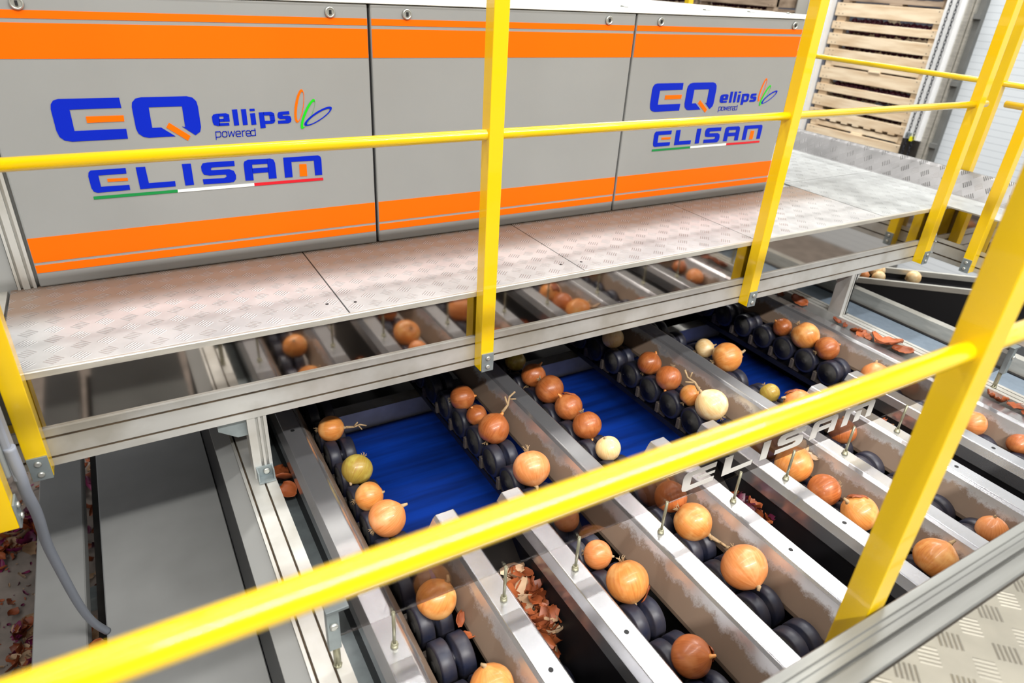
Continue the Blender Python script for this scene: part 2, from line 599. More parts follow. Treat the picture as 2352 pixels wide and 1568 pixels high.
c1 = chain(1.945, 'left of the two thin steel chains hanging down the white door jamb')
c2 = chain(1.915, 'right of the two thin steel chains hanging down the white door jamb')
t = thing('chain_tensioner', 'small grey and yellow chain holder at the foot of the white door jamb', 'chain holder', (3.39, 1.93, -.585))
mb = MB(); mb.box(3.385, 3.40, 1.93, 1.955, -.595, -.57); mb.build('bracket', M['galv'], t)
mb = MB(); mb.box(3.383, 3.40, 1.915, 1.93, -.605, -.585); mb.build('clip', M['yel_plastic'], t)

# ================================================================ crates
rnd = random.Random(4)


def make_crate(m, seed, width=1.19, pitch=0.614, depth=1.0):
    """slatted onion crate; local metres, face on x=0, running along y, z up from its base."""
    rr = random.Random(seed)
    root = thing('slatted_crate', '', 'crate', (0, 0, 0))
    root.location = (0, 0, 0)
    mb = MB(local=True)
    hts = [(.80, 1.0), (.60, .72), (.35, .53), (.15, .29)]
    for a, b in hts:
        e0, e1 = rr.uniform(-.015, .01), rr.uniform(-.01, .015)
        sag = rr.uniform(-.004, .004)
        for x0, x1 in ((0, .02), (depth - .02, depth)):
            mb.box(x0, x1, e0, width + e1, a * pitch + sag, b * pitch + sag)
        for y0, y1 in ((.02, .04), (width - .04, width - .02)):
            mb.box(.05, depth - .03, y0, y1, a * pitch, b * pitch)
    mb.build('side_slats', m, root, bevel=.003)
    for y0 in (.02, width - .125):
        for x0 in (.021, depth - .09):
            mb = MB(local=True); mb.box(x0, x0 + .07, y0, y0 + .105, .0, pitch * .97)
            mb.build('corner_post', m, root, bevel=.003)
    for bb_ in ((.01, .09, .1, width - .1, .015, .06), (depth - .1, depth - .02, .1, width - .1, .015, .06)):
        mb = MB(local=True); mb.box(*bb_)
        mb.build('skid', m, root, bevel=.003)
    mb = MB(local=True); mb.box(.0, .10, width * .42, width * .53, -.001, .0149)
    mb.build('block', m, root, bevel=.003)
    mb = MB(local=True)
    for k in range(7):
        y = .15 + k * (width - .36) / 6
        mb.box(.0, depth - .03, y, y + .075, .075, .093)
    mb.build('floor_boards', m, root, bevel=.002)
    mb = MB(local=True)
    for a, b in hts:
        for y in (.04, .09, width - .09, width - .045):
            for z in (a * pitch + .02, b * pitch - .02):
                mb.box(-.001, .001, y - .004, y + .004, z - .004, z + .004)
    mb.build('nails', M['nail'], root)
    mb = MB(local=True)
    for k in range(15):
        for j in range(6):
            cy, cz, q = .17 + k * .06 + rr.uniform(-.01, .01), .13 + j * .078 + rr.uniform(-.01, .01), rr.uniform(.03, .04)
            mb.lathe([(q * .1, -q), (q * .7, -q * .7), (q, 0), (q * .7, q * .7), (q * .1, q)], 8, 'z', (.10, cy, cz))
    o = mb.build('red_onions', M['red_onion'], root)
    o['kind'] = 'stuff'
    return root


def copy_tree(o, parent=None):
    c = o.copy()
    COL.objects.link(c)
    c.parent = parent
    for ch in o.children:
        copy_tree(ch, c)
    return c


crate_a = make_crate(M['wood'], 3)
crate_b = make_crate(M['wood_old'], 8)
spots = [(crate_a, 3.45, 1.975, -.0335, 'pale slatted wooden crate of red onions, uppermost whole crate of the stack in the doorway'),
         (crate_a, 3.455, 1.978, -.341, 'pale slatted crate of red onions behind the middle rail, second whole crate in the doorway'),
         (crate_a, 3.45, 1.972, -.648, 'wooden crate low in the doorway stack, partly hidden behind the raised walkway edge'),
         (crate_b, 3.452, 1.965, .275, 'wooden crate at the very top of the doorway stack, only its base showing')]
spots += [(crate_b, 3.36, 2.90, -.19, 'weathered dark crate over the cabinet lid, beside the grey ribbed wall'),
          (crate_b, 3.36, 3.52, -.19, 'weathered dark crate over the cabinet lid, farther from the grey ribbed wall'),
          (crate_b, 3.36, 2.90, .118, 'dark crate stacked on the crate beside the grey ribbed wall'),
          (crate_b, 3.36, 3.52, .118, 'dark crate stacked on the crate farther from the grey ribbed wall')]
usd = set()
for src, x, y, z, lab in spots:
    o = copy_tree(src) if src in usd else src
    usd.add(src)
    o.location = W(x, y, z - .307)
    o.rotation_euler = (0, 0, 0)
    o['label'] = lab
    o['group'] = 'slatted onion crates by the far wall'

# ================================================================ cabinet
cab = thing('machine_cabinet', 'long grey scanner cabinet with orange stripes and blue logos standing behind the walkway', 'cabinet', (.57, 1.2, -.5))
mb = MB(); mb.box(-.139, 1.258, 1.012, 1.62, -.52, -.048)
mb.build('body', M['panel'], cab)
mb = MB(); mb.prism([(.997, -.0465), (.997, -.0395), (1.0, -.0385), (1.62, -.0385), (1.62, -.0465)], 'x', -.141, 1.262)
lid = mb.build('lid', M['white'], cab, bevel=.0008)
for x in (.45, .80, .99, 1.105, 1.215):
    mb = MB(); mb.lathe([(.003, -.0385), (.003, -.0365), (.0018, -.0358)], 10, 'z', (x, 1.012, 0)); mb.box(x - .004, x + .004, 1.0, 1.011, -.0385, -.0375)
    mb.build('lid_screw', M['bolt'], cab)
DOORS = [(-.1135, .3470), (.3510, .8235), (.8275, 1.2555)]
mb = MB(); mb.box(-.112, 1.254, 1.0062, 1.013, -.3944, -.048); mb.build('seal', M['gap'], cab)
LOGO = {"eq_blue":[[[0.0231,-0.1611],[0.0233,-0.1731],[-0.0321,-0.1733],[-0.0324,-0.1985],[0.0237,-0.1986],[0.0234,-0.2108],[-0.0374,-0.211],[-0.0451,-0.2092],[-0.0495,-0.2046],[-0.0511,-0.1968],[-0.0511,-0.1719],[-0.0499,-0.1667],[-0.0466,-0.1624],[-0.041,-0.1608]],[[0.0537,-0.1736],[0.0533,-0.199],[0.0637,-0.199],[0.0786,-0.2108],[0.0473,-0.211],[0.0415,-0.2096],[0.0364,-0.2052],[0.0347,-0.1987],[0.0349,-0.1726],[0.0362,-0.1672],[0.0407,-0.1627],[0.0475,-0.1613],[0.0998,-0.1615],[0.1064,-0.1633],[0.1104,-0.1679],[0.1114,-0.1744],[0.1112,-0.2008],[0.1092,-0.2066],[0.1029,-0.2108],[0.0885,-0.1989],[0.0921,-0.1997],[0.0924,-0.1736]]],"eq_orange":[[[-0.017,-0.1821],[0.0239,-0.1822],[0.0235,-0.1894],[-0.0172,-0.1895]],[[0.0738,-0.1934],[0.0966,-0.2114],[0.0927,-0.2173],[0.0696,-0.1993]]],"ellips":[[[0.1265,-0.1883],[0.1285,-0.1856],[0.1325,-0.1846],[0.1357,-0.1845],[0.1353,-0.1969],[0.1348,-0.2004],[0.1322,-0.2004],[0.1275,-0.1987],[0.1264,-0.1953]],[[0.1354,-0.1845],[0.1445,-0.1844],[0.1481,-0.186],[0.1482,-0.1885],[0.1409,-0.1881],[0.1352,-0.1882]],[[0.141,-0.1879],[0.1481,-0.1882],[0.148,-0.1951],[0.1404,-0.1951]],[[0.1347,-0.1915],[0.1409,-0.1914],[0.1408,-0.1951],[0.1349,-0.1952]],[[0.1346,-0.1969],[0.1468,-0.1969],[0.1468,-0.2003],[0.1341,-0.2004]],[[0.1527,-0.18],[0.1593,-0.1799],[0.1594,-0.2005],[0.1529,-0.2008]],[[0.1642,-0.1801],[0.1706,-0.18],[0.1705,-0.2004],[0.1643,-0.2006]],[[0.1753,-0.18],[0.1817,-0.1799],[0.1819,-0.1827],[0.1753,-0.1828]],[[0.1752,-0.1859],[0.1817,-0.1856],[0.1819,-0.2006],[0.1754,-0.2008]],[[0.1867,-0.185],[0.1932,-0.1849],[0.1938,-0.2056],[0.1868,-0.206]],[[0.1924,-0.1848],[0.2031,-0.1847],[0.2068,-0.1868],[0.2071,-0.1895],[0.1933,-0.189]],[[0.2005,-0.1889],[0.2071,-0.1892],[0.2073,-0.1972],[0.201,-0.1969]],[[0.1936,-0.1964],[0.2073,-0.1967],[0.206,-0.1992],[0.2027,-0.2005],[0.1936,-0.2006]],[[0.2114,-0.1882],[0.2131,-0.1856],[0.2166,-0.1851],[0.2273,-0.1848],[0.2276,-0.189],[0.2183,-0.1891],[0.2182,-0.1907],[0.2253,-0.1906],[0.2287,-0.1918],[0.2297,-0.1959],[0.2285,-0.1994],[0.2247,-0.201],[0.2111,-0.201],[0.211,-0.197],[0.2216,-0.1969],[0.2218,-0.195],[0.2139,-0.1947],[0.2113,-0.1925]]],"powered":[[[0.1279,-0.2074],[0.1273,-0.2179],[0.1282,-0.2179],[0.1288,-0.2074]],[[0.128,-0.2084],[0.1341,-0.2083],[0.1342,-0.2073],[0.1281,-0.2074]],[[0.1331,-0.2077],[0.1345,-0.21],[0.1353,-0.2095],[0.1339,-0.2072]],[[0.1343,-0.2089],[0.1337,-0.2139],[0.1346,-0.2139],[0.1352,-0.2089]],[[0.1343,-0.2128],[0.1321,-0.2147],[0.1327,-0.2154],[0.1349,-0.2135]],[[0.1332,-0.2143],[0.1276,-0.2144],[0.1275,-0.2153],[0.1332,-0.2152]],[[0.1373,-0.2085],[0.1417,-0.2085],[0.1418,-0.2076],[0.1374,-0.2076]],[[0.1406,-0.208],[0.1421,-0.2101],[0.1429,-0.2095],[0.1414,-0.2074]],[[0.1418,-0.209],[0.1415,-0.214],[0.1424,-0.214],[0.1427,-0.209]],[[0.142,-0.2129],[0.14,-0.2151],[0.1406,-0.2157],[0.1426,-0.2135]],[[0.1411,-0.2146],[0.1371,-0.2146],[0.137,-0.2155],[0.141,-0.2155]],[[0.1381,-0.215],[0.1364,-0.2131],[0.1357,-0.2138],[0.1374,-0.2157]],[[0.1368,-0.2142],[0.1371,-0.2089],[0.1362,-0.2089],[0.1359,-0.2142]],[[0.1366,-0.21],[0.1384,-0.208],[0.1378,-0.2074],[0.136,-0.2094]],[[0.1436,-0.2077],[0.1448,-0.2153],[0.1457,-0.2151],[0.1445,-0.2074]],[[0.1453,-0.2154],[0.1488,-0.2083],[0.148,-0.2079],[0.1445,-0.215]],[[0.1476,-0.2083],[0.1495,-0.2154],[0.1504,-0.2151],[0.1485,-0.208]],[[0.1501,-0.2154],[0.153,-0.2076],[0.1522,-0.2073],[0.1492,-0.2152]],[[0.1534,-0.2124],[0.16,-0.2124],[0.1601,-0.2114],[0.1535,-0.2115]],[[0.1601,-0.2123],[0.1599,-0.2088],[0.1589,-0.2089],[0.1592,-0.2124]],[[0.1601,-0.2092],[0.1582,-0.2075],[0.1576,-0.2083],[0.1594,-0.21]],[[0.1587,-0.2077],[0.155,-0.2078],[0.1549,-0.2087],[0.1587,-0.2087]],[[0.1554,-0.2076],[0.1532,-0.2097],[0.1538,-0.2104],[0.156,-0.2082]],[[0.1534,-0.2093],[0.1533,-0.2144],[0.1543,-0.2143],[0.1543,-0.2092]],[[0.1532,-0.2138],[0.1549,-0.216],[0.1556,-0.2153],[0.1539,-0.2132]],[[0.1545,-0.2158],[0.1598,-0.2157],[0.1598,-0.2147],[0.1545,-0.2148]],[[0.1627,-0.2158],[0.1626,-0.2076],[0.1617,-0.2076],[0.1617,-0.2159]],[[0.1622,-0.2103],[0.1644,-0.2084],[0.1639,-0.2077],[0.1616,-0.2096]],[[0.1633,-0.2088],[0.1663,-0.2085],[0.1663,-0.2076],[0.1633,-0.2079]],[[0.1665,-0.2126],[0.1733,-0.2126],[0.1733,-0.2116],[0.1666,-0.2117]],[[0.1733,-0.2125],[0.1731,-0.2089],[0.1721,-0.2091],[0.1724,-0.2126]],[[0.1733,-0.2094],[0.1714,-0.2077],[0.1707,-0.2084],[0.1726,-0.2101]],[[0.1719,-0.2079],[0.1681,-0.2079],[0.168,-0.2089],[0.1718,-0.2088]],[[0.1686,-0.2077],[0.1663,-0.2099],[0.1669,-0.2105],[0.1692,-0.2084]],[[0.1665,-0.2094],[0.1665,-0.2145],[0.1674,-0.2145],[0.1674,-0.2094]],[[0.1663,-0.214],[0.168,-0.2162],[0.1688,-0.2155],[0.167,-0.2134]],[[0.1676,-0.216],[0.173,-0.2159],[0.1731,-0.2149],[0.1677,-0.215]],[[0.1785,-0.2059],[0.1787,-0.2156],[0.1796,-0.2155],[0.1795,-0.2058]],[[0.1798,-0.2079],[0.1742,-0.2079],[0.1741,-0.2088],[0.1797,-0.2089]],[[0.1747,-0.2077],[0.1724,-0.2098],[0.1731,-0.2105],[0.1753,-0.2083]],[[0.1726,-0.2094],[0.1726,-0.2145],[0.1736,-0.2145],[0.1736,-0.2093]],[[0.1724,-0.2141],[0.1745,-0.216],[0.1751,-0.2153],[0.1731,-0.2133]],[[0.174,-0.2158],[0.1796,-0.2155],[0.1796,-0.2145],[0.174,-0.2149]]],"ring_orange":[[[0.2474,-0.1563],[0.2486,-0.1571],[0.2487,-0.16],[0.248,-0.1594]],[[0.2486,-0.1571],[0.2494,-0.1589],[0.2492,-0.1616],[0.2487,-0.16]],[[0.2494,-0.1589],[0.25,-0.1617],[0.2494,-0.164],[0.2492,-0.1616]],[[0.25,-0.1617],[0.2501,-0.1653],[0.2493,-0.1671],[0.2494,-0.164]],[[0.2501,-0.1653],[0.2498,-0.1696],[0.2489,-0.1709],[0.2493,-0.1671]],[[0.2498,-0.1696],[0.2491,-0.1744],[0.2482,-0.175],[0.2489,-0.1709]],[[0.2491,-0.1744],[0.2481,-0.1794],[0.2473,-0.1794],[0.2482,-0.175]],[[0.2481,-0.1794],[0.2468,-0.1843],[0.2461,-0.1837],[0.2473,-0.1794]],[[0.2468,-0.1843],[0.2453,-0.189],[0.2449,-0.1878],[0.2461,-0.1837]],[[0.2453,-0.189],[0.2435,-0.1931],[0.2435,-0.1915],[0.2449,-0.1878]],[[0.2435,-0.1931],[0.2418,-0.1965],[0.2422,-0.1945],[0.2435,-0.1915]],[[0.2418,-0.1965],[0.24,-0.199],[0.2409,-0.1967],[0.2422,-0.1945]],[[0.24,-0.199],[0.2383,-0.2004],[0.2397,-0.1981],[0.2409,-0.1967]],[[0.2383,-0.2004],[0.2369,-0.2008],[0.2387,-0.1984],[0.2397,-0.1981]],[[0.2369,-0.2008],[0.2357,-0.2],[0.238,-0.1977],[0.2387,-0.1984]],[[0.2357,-0.2],[0.2348,-0.1981],[0.2375,-0.1961],[0.238,-0.1977]],[[0.2348,-0.1981],[0.2343,-0.1952],[0.2374,-0.1936],[0.2375,-0.1961]],[[0.2343,-0.1952],[0.2342,-0.1915],[0.2375,-0.1904],[0.2374,-0.1936]],[[0.2342,-0.1915],[0.2345,-0.1871],[0.2379,-0.1866],[0.2375,-0.1904]],[[0.2345,-0.1871],[0.2352,-0.1823],[0.2386,-0.1824],[0.2379,-0.1866]],[[0.2352,-0.1823],[0.2362,-0.1774],[0.2395,-0.1781],[0.2386,-0.1824]],[[0.2362,-0.1774],[0.2376,-0.1725],[0.2407,-0.1738],[0.2395,-0.1781]],[[0.2376,-0.1725],[0.2391,-0.1679],[0.2419,-0.1697],[0.2407,-0.1738]],[[0.2391,-0.1679],[0.2408,-0.1638],[0.2432,-0.1662],[0.2419,-0.1697]],[[0.2408,-0.1638],[0.2426,-0.1605],[0.2446,-0.1632],[0.2432,-0.1662]],[[0.2426,-0.1605],[0.2443,-0.1581],[0.2458,-0.161],[0.2446,-0.1632]],[[0.2443,-0.1581],[0.2459,-0.1567],[0.247,-0.1597],[0.2458,-0.161]],[[0.2459,-0.1567],[0.2474,-0.1563],[0.248,-0.1594],[0.247,-0.1597]]],"ring_green":[[[0.2635,-0.1697],[0.2643,-0.1707],[0.2641,-0.1734],[0.2636,-0.1726]],[[0.2643,-0.1707],[0.2646,-0.1726],[0.2642,-0.175],[0.2641,-0.1734]],[[0.2646,-0.1726],[0.2643,-0.1754],[0.2637,-0.1773],[0.2642,-0.175]],[[0.2643,-0.1754],[0.2634,-0.1788],[0.2629,-0.1803],[0.2637,-0.1773]],[[0.2634,-0.1788],[0.262,-0.1828],[0.2615,-0.1838],[0.2629,-0.1803]],[[0.262,-0.1828],[0.2602,-0.1872],[0.2599,-0.1875],[0.2615,-0.1838]],[[0.2602,-0.1872],[0.258,-0.1917],[0.2579,-0.1914],[0.2599,-0.1875]],[[0.258,-0.1917],[0.2555,-0.1961],[0.2558,-0.1952],[0.2579,-0.1914]],[[0.2555,-0.1961],[0.2529,-0.2001],[0.2536,-0.1988],[0.2558,-0.1952]],[[0.2529,-0.2001],[0.2504,-0.2036],[0.2515,-0.2019],[0.2536,-0.1988]],[[0.2504,-0.2036],[0.2479,-0.2064],[0.2495,-0.2044],[0.2515,-0.2019]],[[0.2479,-0.2064],[0.2458,-0.2084],[0.2478,-0.2062],[0.2495,-0.2044]],[[0.2458,-0.2084],[0.2439,-0.2094],[0.2464,-0.2071],[0.2478,-0.2062]],[[0.2439,-0.2094],[0.2426,-0.2094],[0.2454,-0.2072],[0.2464,-0.2071]],[[0.2426,-0.2094],[0.2418,-0.2084],[0.2449,-0.2064],[0.2454,-0.2072]],[[0.2418,-0.2084],[0.2415,-0.2064],[0.2448,-0.2048],[0.2449,-0.2064]],[[0.2415,-0.2064],[0.2419,-0.2036],[0.2453,-0.2024],[0.2448,-0.2048]],[[0.2419,-0.2036],[0.2428,-0.2001],[0.2462,-0.1994],[0.2453,-0.2024]],[[0.2428,-0.2001],[0.2442,-0.196],[0.2475,-0.1959],[0.2462,-0.1994]],[[0.2442,-0.196],[0.2461,-0.1917],[0.2492,-0.1922],[0.2475,-0.1959]],[[0.2461,-0.1917],[0.2483,-0.1872],[0.2511,-0.1883],[0.2492,-0.1922]],[[0.2483,-0.1872],[0.2507,-0.1829],[0.2532,-0.1845],[0.2511,-0.1883]],[[0.2507,-0.1829],[0.2533,-0.1789],[0.2554,-0.181],[0.2532,-0.1845]],[[0.2533,-0.1789],[0.2558,-0.1754],[0.2575,-0.1779],[0.2554,-0.181]],[[0.2558,-0.1754],[0.2582,-0.1727],[0.2595,-0.1754],[0.2575,-0.1779]],[[0.2582,-0.1727],[0.2604,-0.1707],[0.2612,-0.1737],[0.2595,-0.1754]],[[0.2604,-0.1707],[0.2622,-0.1697],[0.2626,-0.1727],[0.2612,-0.1737]],[[0.2622,-0.1697],[0.2635,-0.1697],[0.2636,-0.1726],[0.2626,-0.1727]]],"ring_blue":[[[0.2877,-0.1817],[0.2879,-0.1831],[0.2848,-0.185],[0.2847,-0.184]],[[0.2879,-0.1831],[0.287,-0.1851],[0.284,-0.1865],[0.2848,-0.185]],[[0.287,-0.1851],[0.2852,-0.1874],[0.2823,-0.1884],[0.284,-0.1865]],[[0.2852,-0.1874],[0.2824,-0.1901],[0.2799,-0.1905],[0.2823,-0.1884]],[[0.2824,-0.1901],[0.2789,-0.1929],[0.2769,-0.1928],[0.2799,-0.1905]],[[0.2789,-0.1929],[0.2748,-0.1957],[0.2734,-0.1952],[0.2769,-0.1928]],[[0.2748,-0.1957],[0.2704,-0.1984],[0.2696,-0.1974],[0.2734,-0.1952]],[[0.2704,-0.1984],[0.2658,-0.2008],[0.2657,-0.1995],[0.2696,-0.1974]],[[0.2658,-0.2008],[0.2612,-0.2029],[0.2619,-0.2013],[0.2657,-0.1995]],[[0.2612,-0.2029],[0.257,-0.2044],[0.2584,-0.2027],[0.2619,-0.2013]],[[0.257,-0.2044],[0.2534,-0.2054],[0.2554,-0.2036],[0.2584,-0.2027]],[[0.2534,-0.2054],[0.2504,-0.2058],[0.2529,-0.2041],[0.2554,-0.2036]],[[0.2504,-0.2058],[0.2483,-0.2055],[0.2512,-0.204],[0.2529,-0.2041]],[[0.2483,-0.2055],[0.2471,-0.2046],[0.2503,-0.2034],[0.2512,-0.204]],[[0.2471,-0.2046],[0.247,-0.2032],[0.2503,-0.2024],[0.2503,-0.2034]],[[0.247,-0.2032],[0.2478,-0.2012],[0.2511,-0.2009],[0.2503,-0.2024]],[[0.2478,-0.2012],[0.2497,-0.1989],[0.2527,-0.199],[0.2511,-0.2009]],[[0.2497,-0.1989],[0.2524,-0.1963],[0.2551,-0.1969],[0.2527,-0.199]],[[0.2524,-0.1963],[0.2558,-0.1935],[0.2581,-0.1947],[0.2551,-0.1969]],[[0.2558,-0.1935],[0.2599,-0.1907],[0.2615,-0.1923],[0.2581,-0.1947]],[[0.2599,-0.1907],[0.2643,-0.188],[0.2653,-0.1901],[0.2615,-0.1923]],[[0.2643,-0.188],[0.2688,-0.1856],[0.2692,-0.188],[0.2653,-0.1901]],[[0.2688,-0.1856],[0.2734,-0.1836],[0.273,-0.1862],[0.2692,-0.188]],[[0.2734,-0.1836],[0.2776,-0.182],[0.2765,-0.1848],[0.273,-0.1862]],[[0.2776,-0.182],[0.2813,-0.181],[0.2796,-0.1839],[0.2765,-0.1848]],[[0.2813,-0.181],[0.2843,-0.1806],[0.282,-0.1834],[0.2796,-0.1839]],[[0.2843,-0.1806],[0.2865,-0.1808],[0.2838,-0.1834],[0.282,-0.1834]],[[0.2865,-0.1808],[0.2877,-0.1817],[0.2847,-0.184],[0.2838,-0.1834]]],"el_blue":[[[0.0136,-0.2474],[0.0133,-0.2544],[-0.0185,-0.2545],[-0.0185,-0.2691],[0.0138,-0.2695],[0.0135,-0.276],[-0.0238,-0.2764],[-0.0277,-0.2745],[-0.0293,-0.2698],[-0.0297,-0.2547],[-0.0284,-0.2499],[-0.0257,-0.2476]],[[0.0252,-0.2476],[0.0362,-0.2476],[0.0367,-0.2693],[0.0684,-0.2693],[0.068,-0.2763],[0.0253,-0.2762]],[[0.0802,-0.2474],[0.0912,-0.2476],[0.0909,-0.2762],[0.08,-0.2763]],[[0.1464,-0.2478],[0.1463,-0.2548],[0.1166,-0.2547],[0.115,-0.2565],[0.1157,-0.2585],[0.1386,-0.2589],[0.1442,-0.2615],[0.1463,-0.2676],[0.1456,-0.2731],[0.1422,-0.2768],[0.1361,-0.2774],[0.103,-0.2768],[0.1029,-0.2699],[0.1302,-0.2705],[0.1339,-0.269],[0.1335,-0.2657],[0.1125,-0.2654],[0.1053,-0.2637],[0.1033,-0.2588],[0.1033,-0.2526],[0.106,-0.2484],[0.1119,-0.2476]],[[0.158,-0.2765],[0.1584,-0.2532],[0.1599,-0.2497],[0.1649,-0.2477],[0.1696,-0.2479],[0.169,-0.2769]],[[0.1903,-0.2481],[0.1947,-0.248],[0.199,-0.2498],[0.2008,-0.2545],[0.2008,-0.2765],[0.1899,-0.2765]],[[0.1693,-0.2478],[0.1907,-0.2481],[0.1904,-0.255],[0.1695,-0.2546]],[[0.1688,-0.26],[0.1907,-0.2604],[0.1903,-0.267],[0.169,-0.2671]],[[0.2129,-0.2482],[0.2628,-0.2483],[0.2661,-0.2504],[0.2671,-0.2546],[0.2666,-0.2772],[0.2562,-0.2771],[0.256,-0.2552],[0.2237,-0.2549],[0.2234,-0.2769],[0.2125,-0.2767]]],"el_orange":[[[-0.0097,-0.2596],[0.0135,-0.2602],[0.0133,-0.2639],[-0.0097,-0.2634]],[[0.2346,-0.2592],[0.2448,-0.2596],[0.2446,-0.2769],[0.2339,-0.2768]]],"green":[[[-0.0295,-0.2809],[0.0696,-0.2811],[0.0693,-0.2848],[-0.0297,-0.2847]]],"white":[[[0.0696,-0.2811],[0.169,-0.281],[0.1689,-0.2851],[0.0693,-0.2848]]],"red":[[[0.169,-0.281],[0.2674,-0.2814],[0.2677,-0.2853],[0.1689,-0.2851]]]}
LM = {'eq_blue': 'blue', 'eq_orange': 'orange', 'ellips': 'blue', 'powered': 'blue', 'ring_orange': 'orange', 'ring_green': 'lime',
      'ring_blue': 'blue', 'el_blue': 'blue', 'el_orange': 'orange', 'green': 'green', 'white': 'white', 'red': 'red'}
LN = {'eq_blue': 'logo_letters', 'eq_orange': 'logo_accent', 'ellips': 'logo_word', 'powered': 'logo_small_word', 'ring_orange': 'logo_loop',
      'ring_green': 'logo_loop', 'ring_blue': 'logo_loop', 'el_blue': 'maker_letters', 'el_orange': 'maker_accent', 'green': 'underline',
      'white': 'underline', 'red': 'underline'}
for i, (x0, x1) in enumerate(DOORS):
    mb = MB(); mb.box(x0, x1, 1.0, 1.010, -.3944, -.0470)
    dr = mb.build('door', M['panel'], cab, bevel=.0022)
    e = .0012
    for a, b in ((-.0655, -.0740), (-.0785, -.1162), (-.3275, -.3602), (-.3640, -.3745)):
        mb = MB(); mb.box(x0 + e, x1 - e, .9994, 1.0004, b, a)
        mb.build('stripe', M['orange'], dr)
    for lx in ([-.0575, .2940] if i == 0 else [.4050, .7657] if i == 1 else [.8790, 1.2275]):
        mb = MB(); mb.lathe([(.0072, 0.9998), (.0072, .9972), (.0060, .9962), (.0052, .9962), (.0048, .9975)], 20, 'y', (lx, 0, -.0585))
        lt = mb.build('latch', M['bolt'], dr)
        mb = MB(); mb.box(lx - .0014, lx + .0014, .9955, .9972, -.0612, -.0558)
        mb.build('latch_key', M['gap'], lt)
    if i in (0, 2):
        dx = 0 if i == 0 else .9337
        for key, polys in LOGO.items():
            dy = .99915 if key not in ('ring_green', 'ring_blue') else .99890
            for pl in ([[q] for q in polys] if key in ('eq_blue', 'eq_orange', 'el_orange') else [polys]):
                mb = MB()
                for q in pl:
                    mb.poly([(p[0] + dx, dy, p[1]) for p in q])
                geom = bmesh.ops.extrude_face_region(mb.bm, geom=list(mb.bm.faces))
                for g_ in geom['geom']:
                    if isinstance(g_, bmesh.types.BMVert):
                        g_.co.y += .0014
                mb.build(LN[key], M[LM[key]], dr)
# corner profile and end cover on the left
mb = MB(); mb.prism([(-.1375, 1.0), (-.1345, 1.0), (-.1345, 1.006), (-.1315, 1.006), (-.1315, 1.0), (-.124, 1.0), (-.124, 1.006), (-.1205, 1.006), (-.1205, 1.0), (-.117, 1.0), (-.117, 1.03), (-.1375, 1.03)], 'z', -.3944, -.05)
mb.build('corner_profile', M['alu_dirty'], cab)
mb = MB(); mb.box(-.1645, -.1385, 1.004, 1.5, -.43, -.05)
mb.build('end_cover', M['panel'], cab)
# ================================================================ far walkway
wk = thing('walkway', 'aluminium tread-plate walkway with mirror-polished kick plates in front of the cabinet', 'walkway', (.7, .88, -.52))
ZT = -.3948
xs = [-.1470, .2275, .5990, .9752, 1.3540]
for a, b in zip(xs, xs[1:]):
    mb = MB(); mb.box(a + .0009, b - .0009, .7725, 1.0060, ZT - .003, ZT)
    mb.build('tread_plate', M['tread'], wk, bevel=.0004)
for (x, y) in ((.2085, .808), (.244, .800), (.577, .806), (.614, .803)):
    mb = MB(); mb.lathe([(.0022, ZT - .001), (.0022, ZT + .0003)], 10, 'z', (x, y, 0)); mb.build('screw_hole', M['gap'], wk)
mb = MB(); mb.box(-.139, 1.36, .806, 1.004, -.43, -.405)
mb.build('deck_support', M['dark'], wk)
# cross walkway on the right
for a, b in ((-.6, .40), (.402, 1.03), (1.032, 1.9), (1.902, 2.8)):
    mb = MB(); mb.box(1.3552 if a > .7 or b > 1.0 else 1.585, 1.688, max(a, -.6), b, ZT - .003, ZT)
    if a < 1.03 < b + .01 and b > 1.0:
        mb.bm.clear()
        mb.prism([(1.3552, .7725), (1.5775, .7725), (1.5775, a), (1.688, a), (1.688, b), (1.3552, b)], 'z', ZT - .003, ZT)
    mb.build('tread_plate', M['tread_clean'], wk)
mb = MB(); mb.strip([(1.688, ZT), (1.695, ZT + .001), (1.745, ZT + .040), (1.752, ZT + .0445), (1.760, ZT + .0445), (1.760, ZT - .02)], 'y', -.6, 2.8)
o = mb.build('raised_edge_plate', M['tread_grey'], wk)
so = o.modifiers.new('thick', 'SOLIDIFY'); so.thickness = .004
# kick plates
mb = MB()
mb.prism([(.7725, -.3988), (.7690, -.3988), (.7690, -.4665), (.7712, -.4665), (.7712, -.4), (.7725, -.3975)], 'x', -.1700, 1.5772)
mb.build('kick_plate', M['mirror'], wk)
mb = MB(); mb.prism([(.7724, -.3950), (.7680, -.3948), (.7672, -.3957), (.7664, -.4022), (.7688, -.4026), (.7690, -.3987), (.7724, -.3986)], 'x', -.1700, 1.5772)
mb.build('rolled_edge', M['alu'], wk)
mb = MB()
mb.prism([(1.5840, -.3950), (1.5790, -.3950), (1.5785, -.3965), (1.5785, -.4665), (1.5805, -.4665), (1.5805, -.3975), (1.584, -.3975)], 'y', -.6, .7680)
mb.build('kick_plate', M['mirror'], wk)
# edge beams
mb = MB(); mb.prism(slotted(.765, .803, -.5145, -.4665, side=(-.4775, -.5035), top=()), 'x', -.1700, 1.583)
mb.build('edge_beam', M['alu_dirty'], wk)
for z in (-.4775, -.5035):
    mb = MB(); mb.box(-.169, 1.578, .7665, .771, z - .0017, z + .0017); mb.build('slot_grime', M['slot'], wk)
mb = MB(); mb.prism(slotted(1.579, 1.617, -.5145, -.4665, side=(-.4775, -.5035), top=()), 'y', -.6, .7648)
mb.build('edge_beam', M['alu_dirty'], wk)
for z in (-.4775, -.5035):
    mb = MB(); mb.box(1.5815, 1.585, -.6, .764, z - .0017, z + .0017); mb.build('slot_grime', M['slot'], wk)
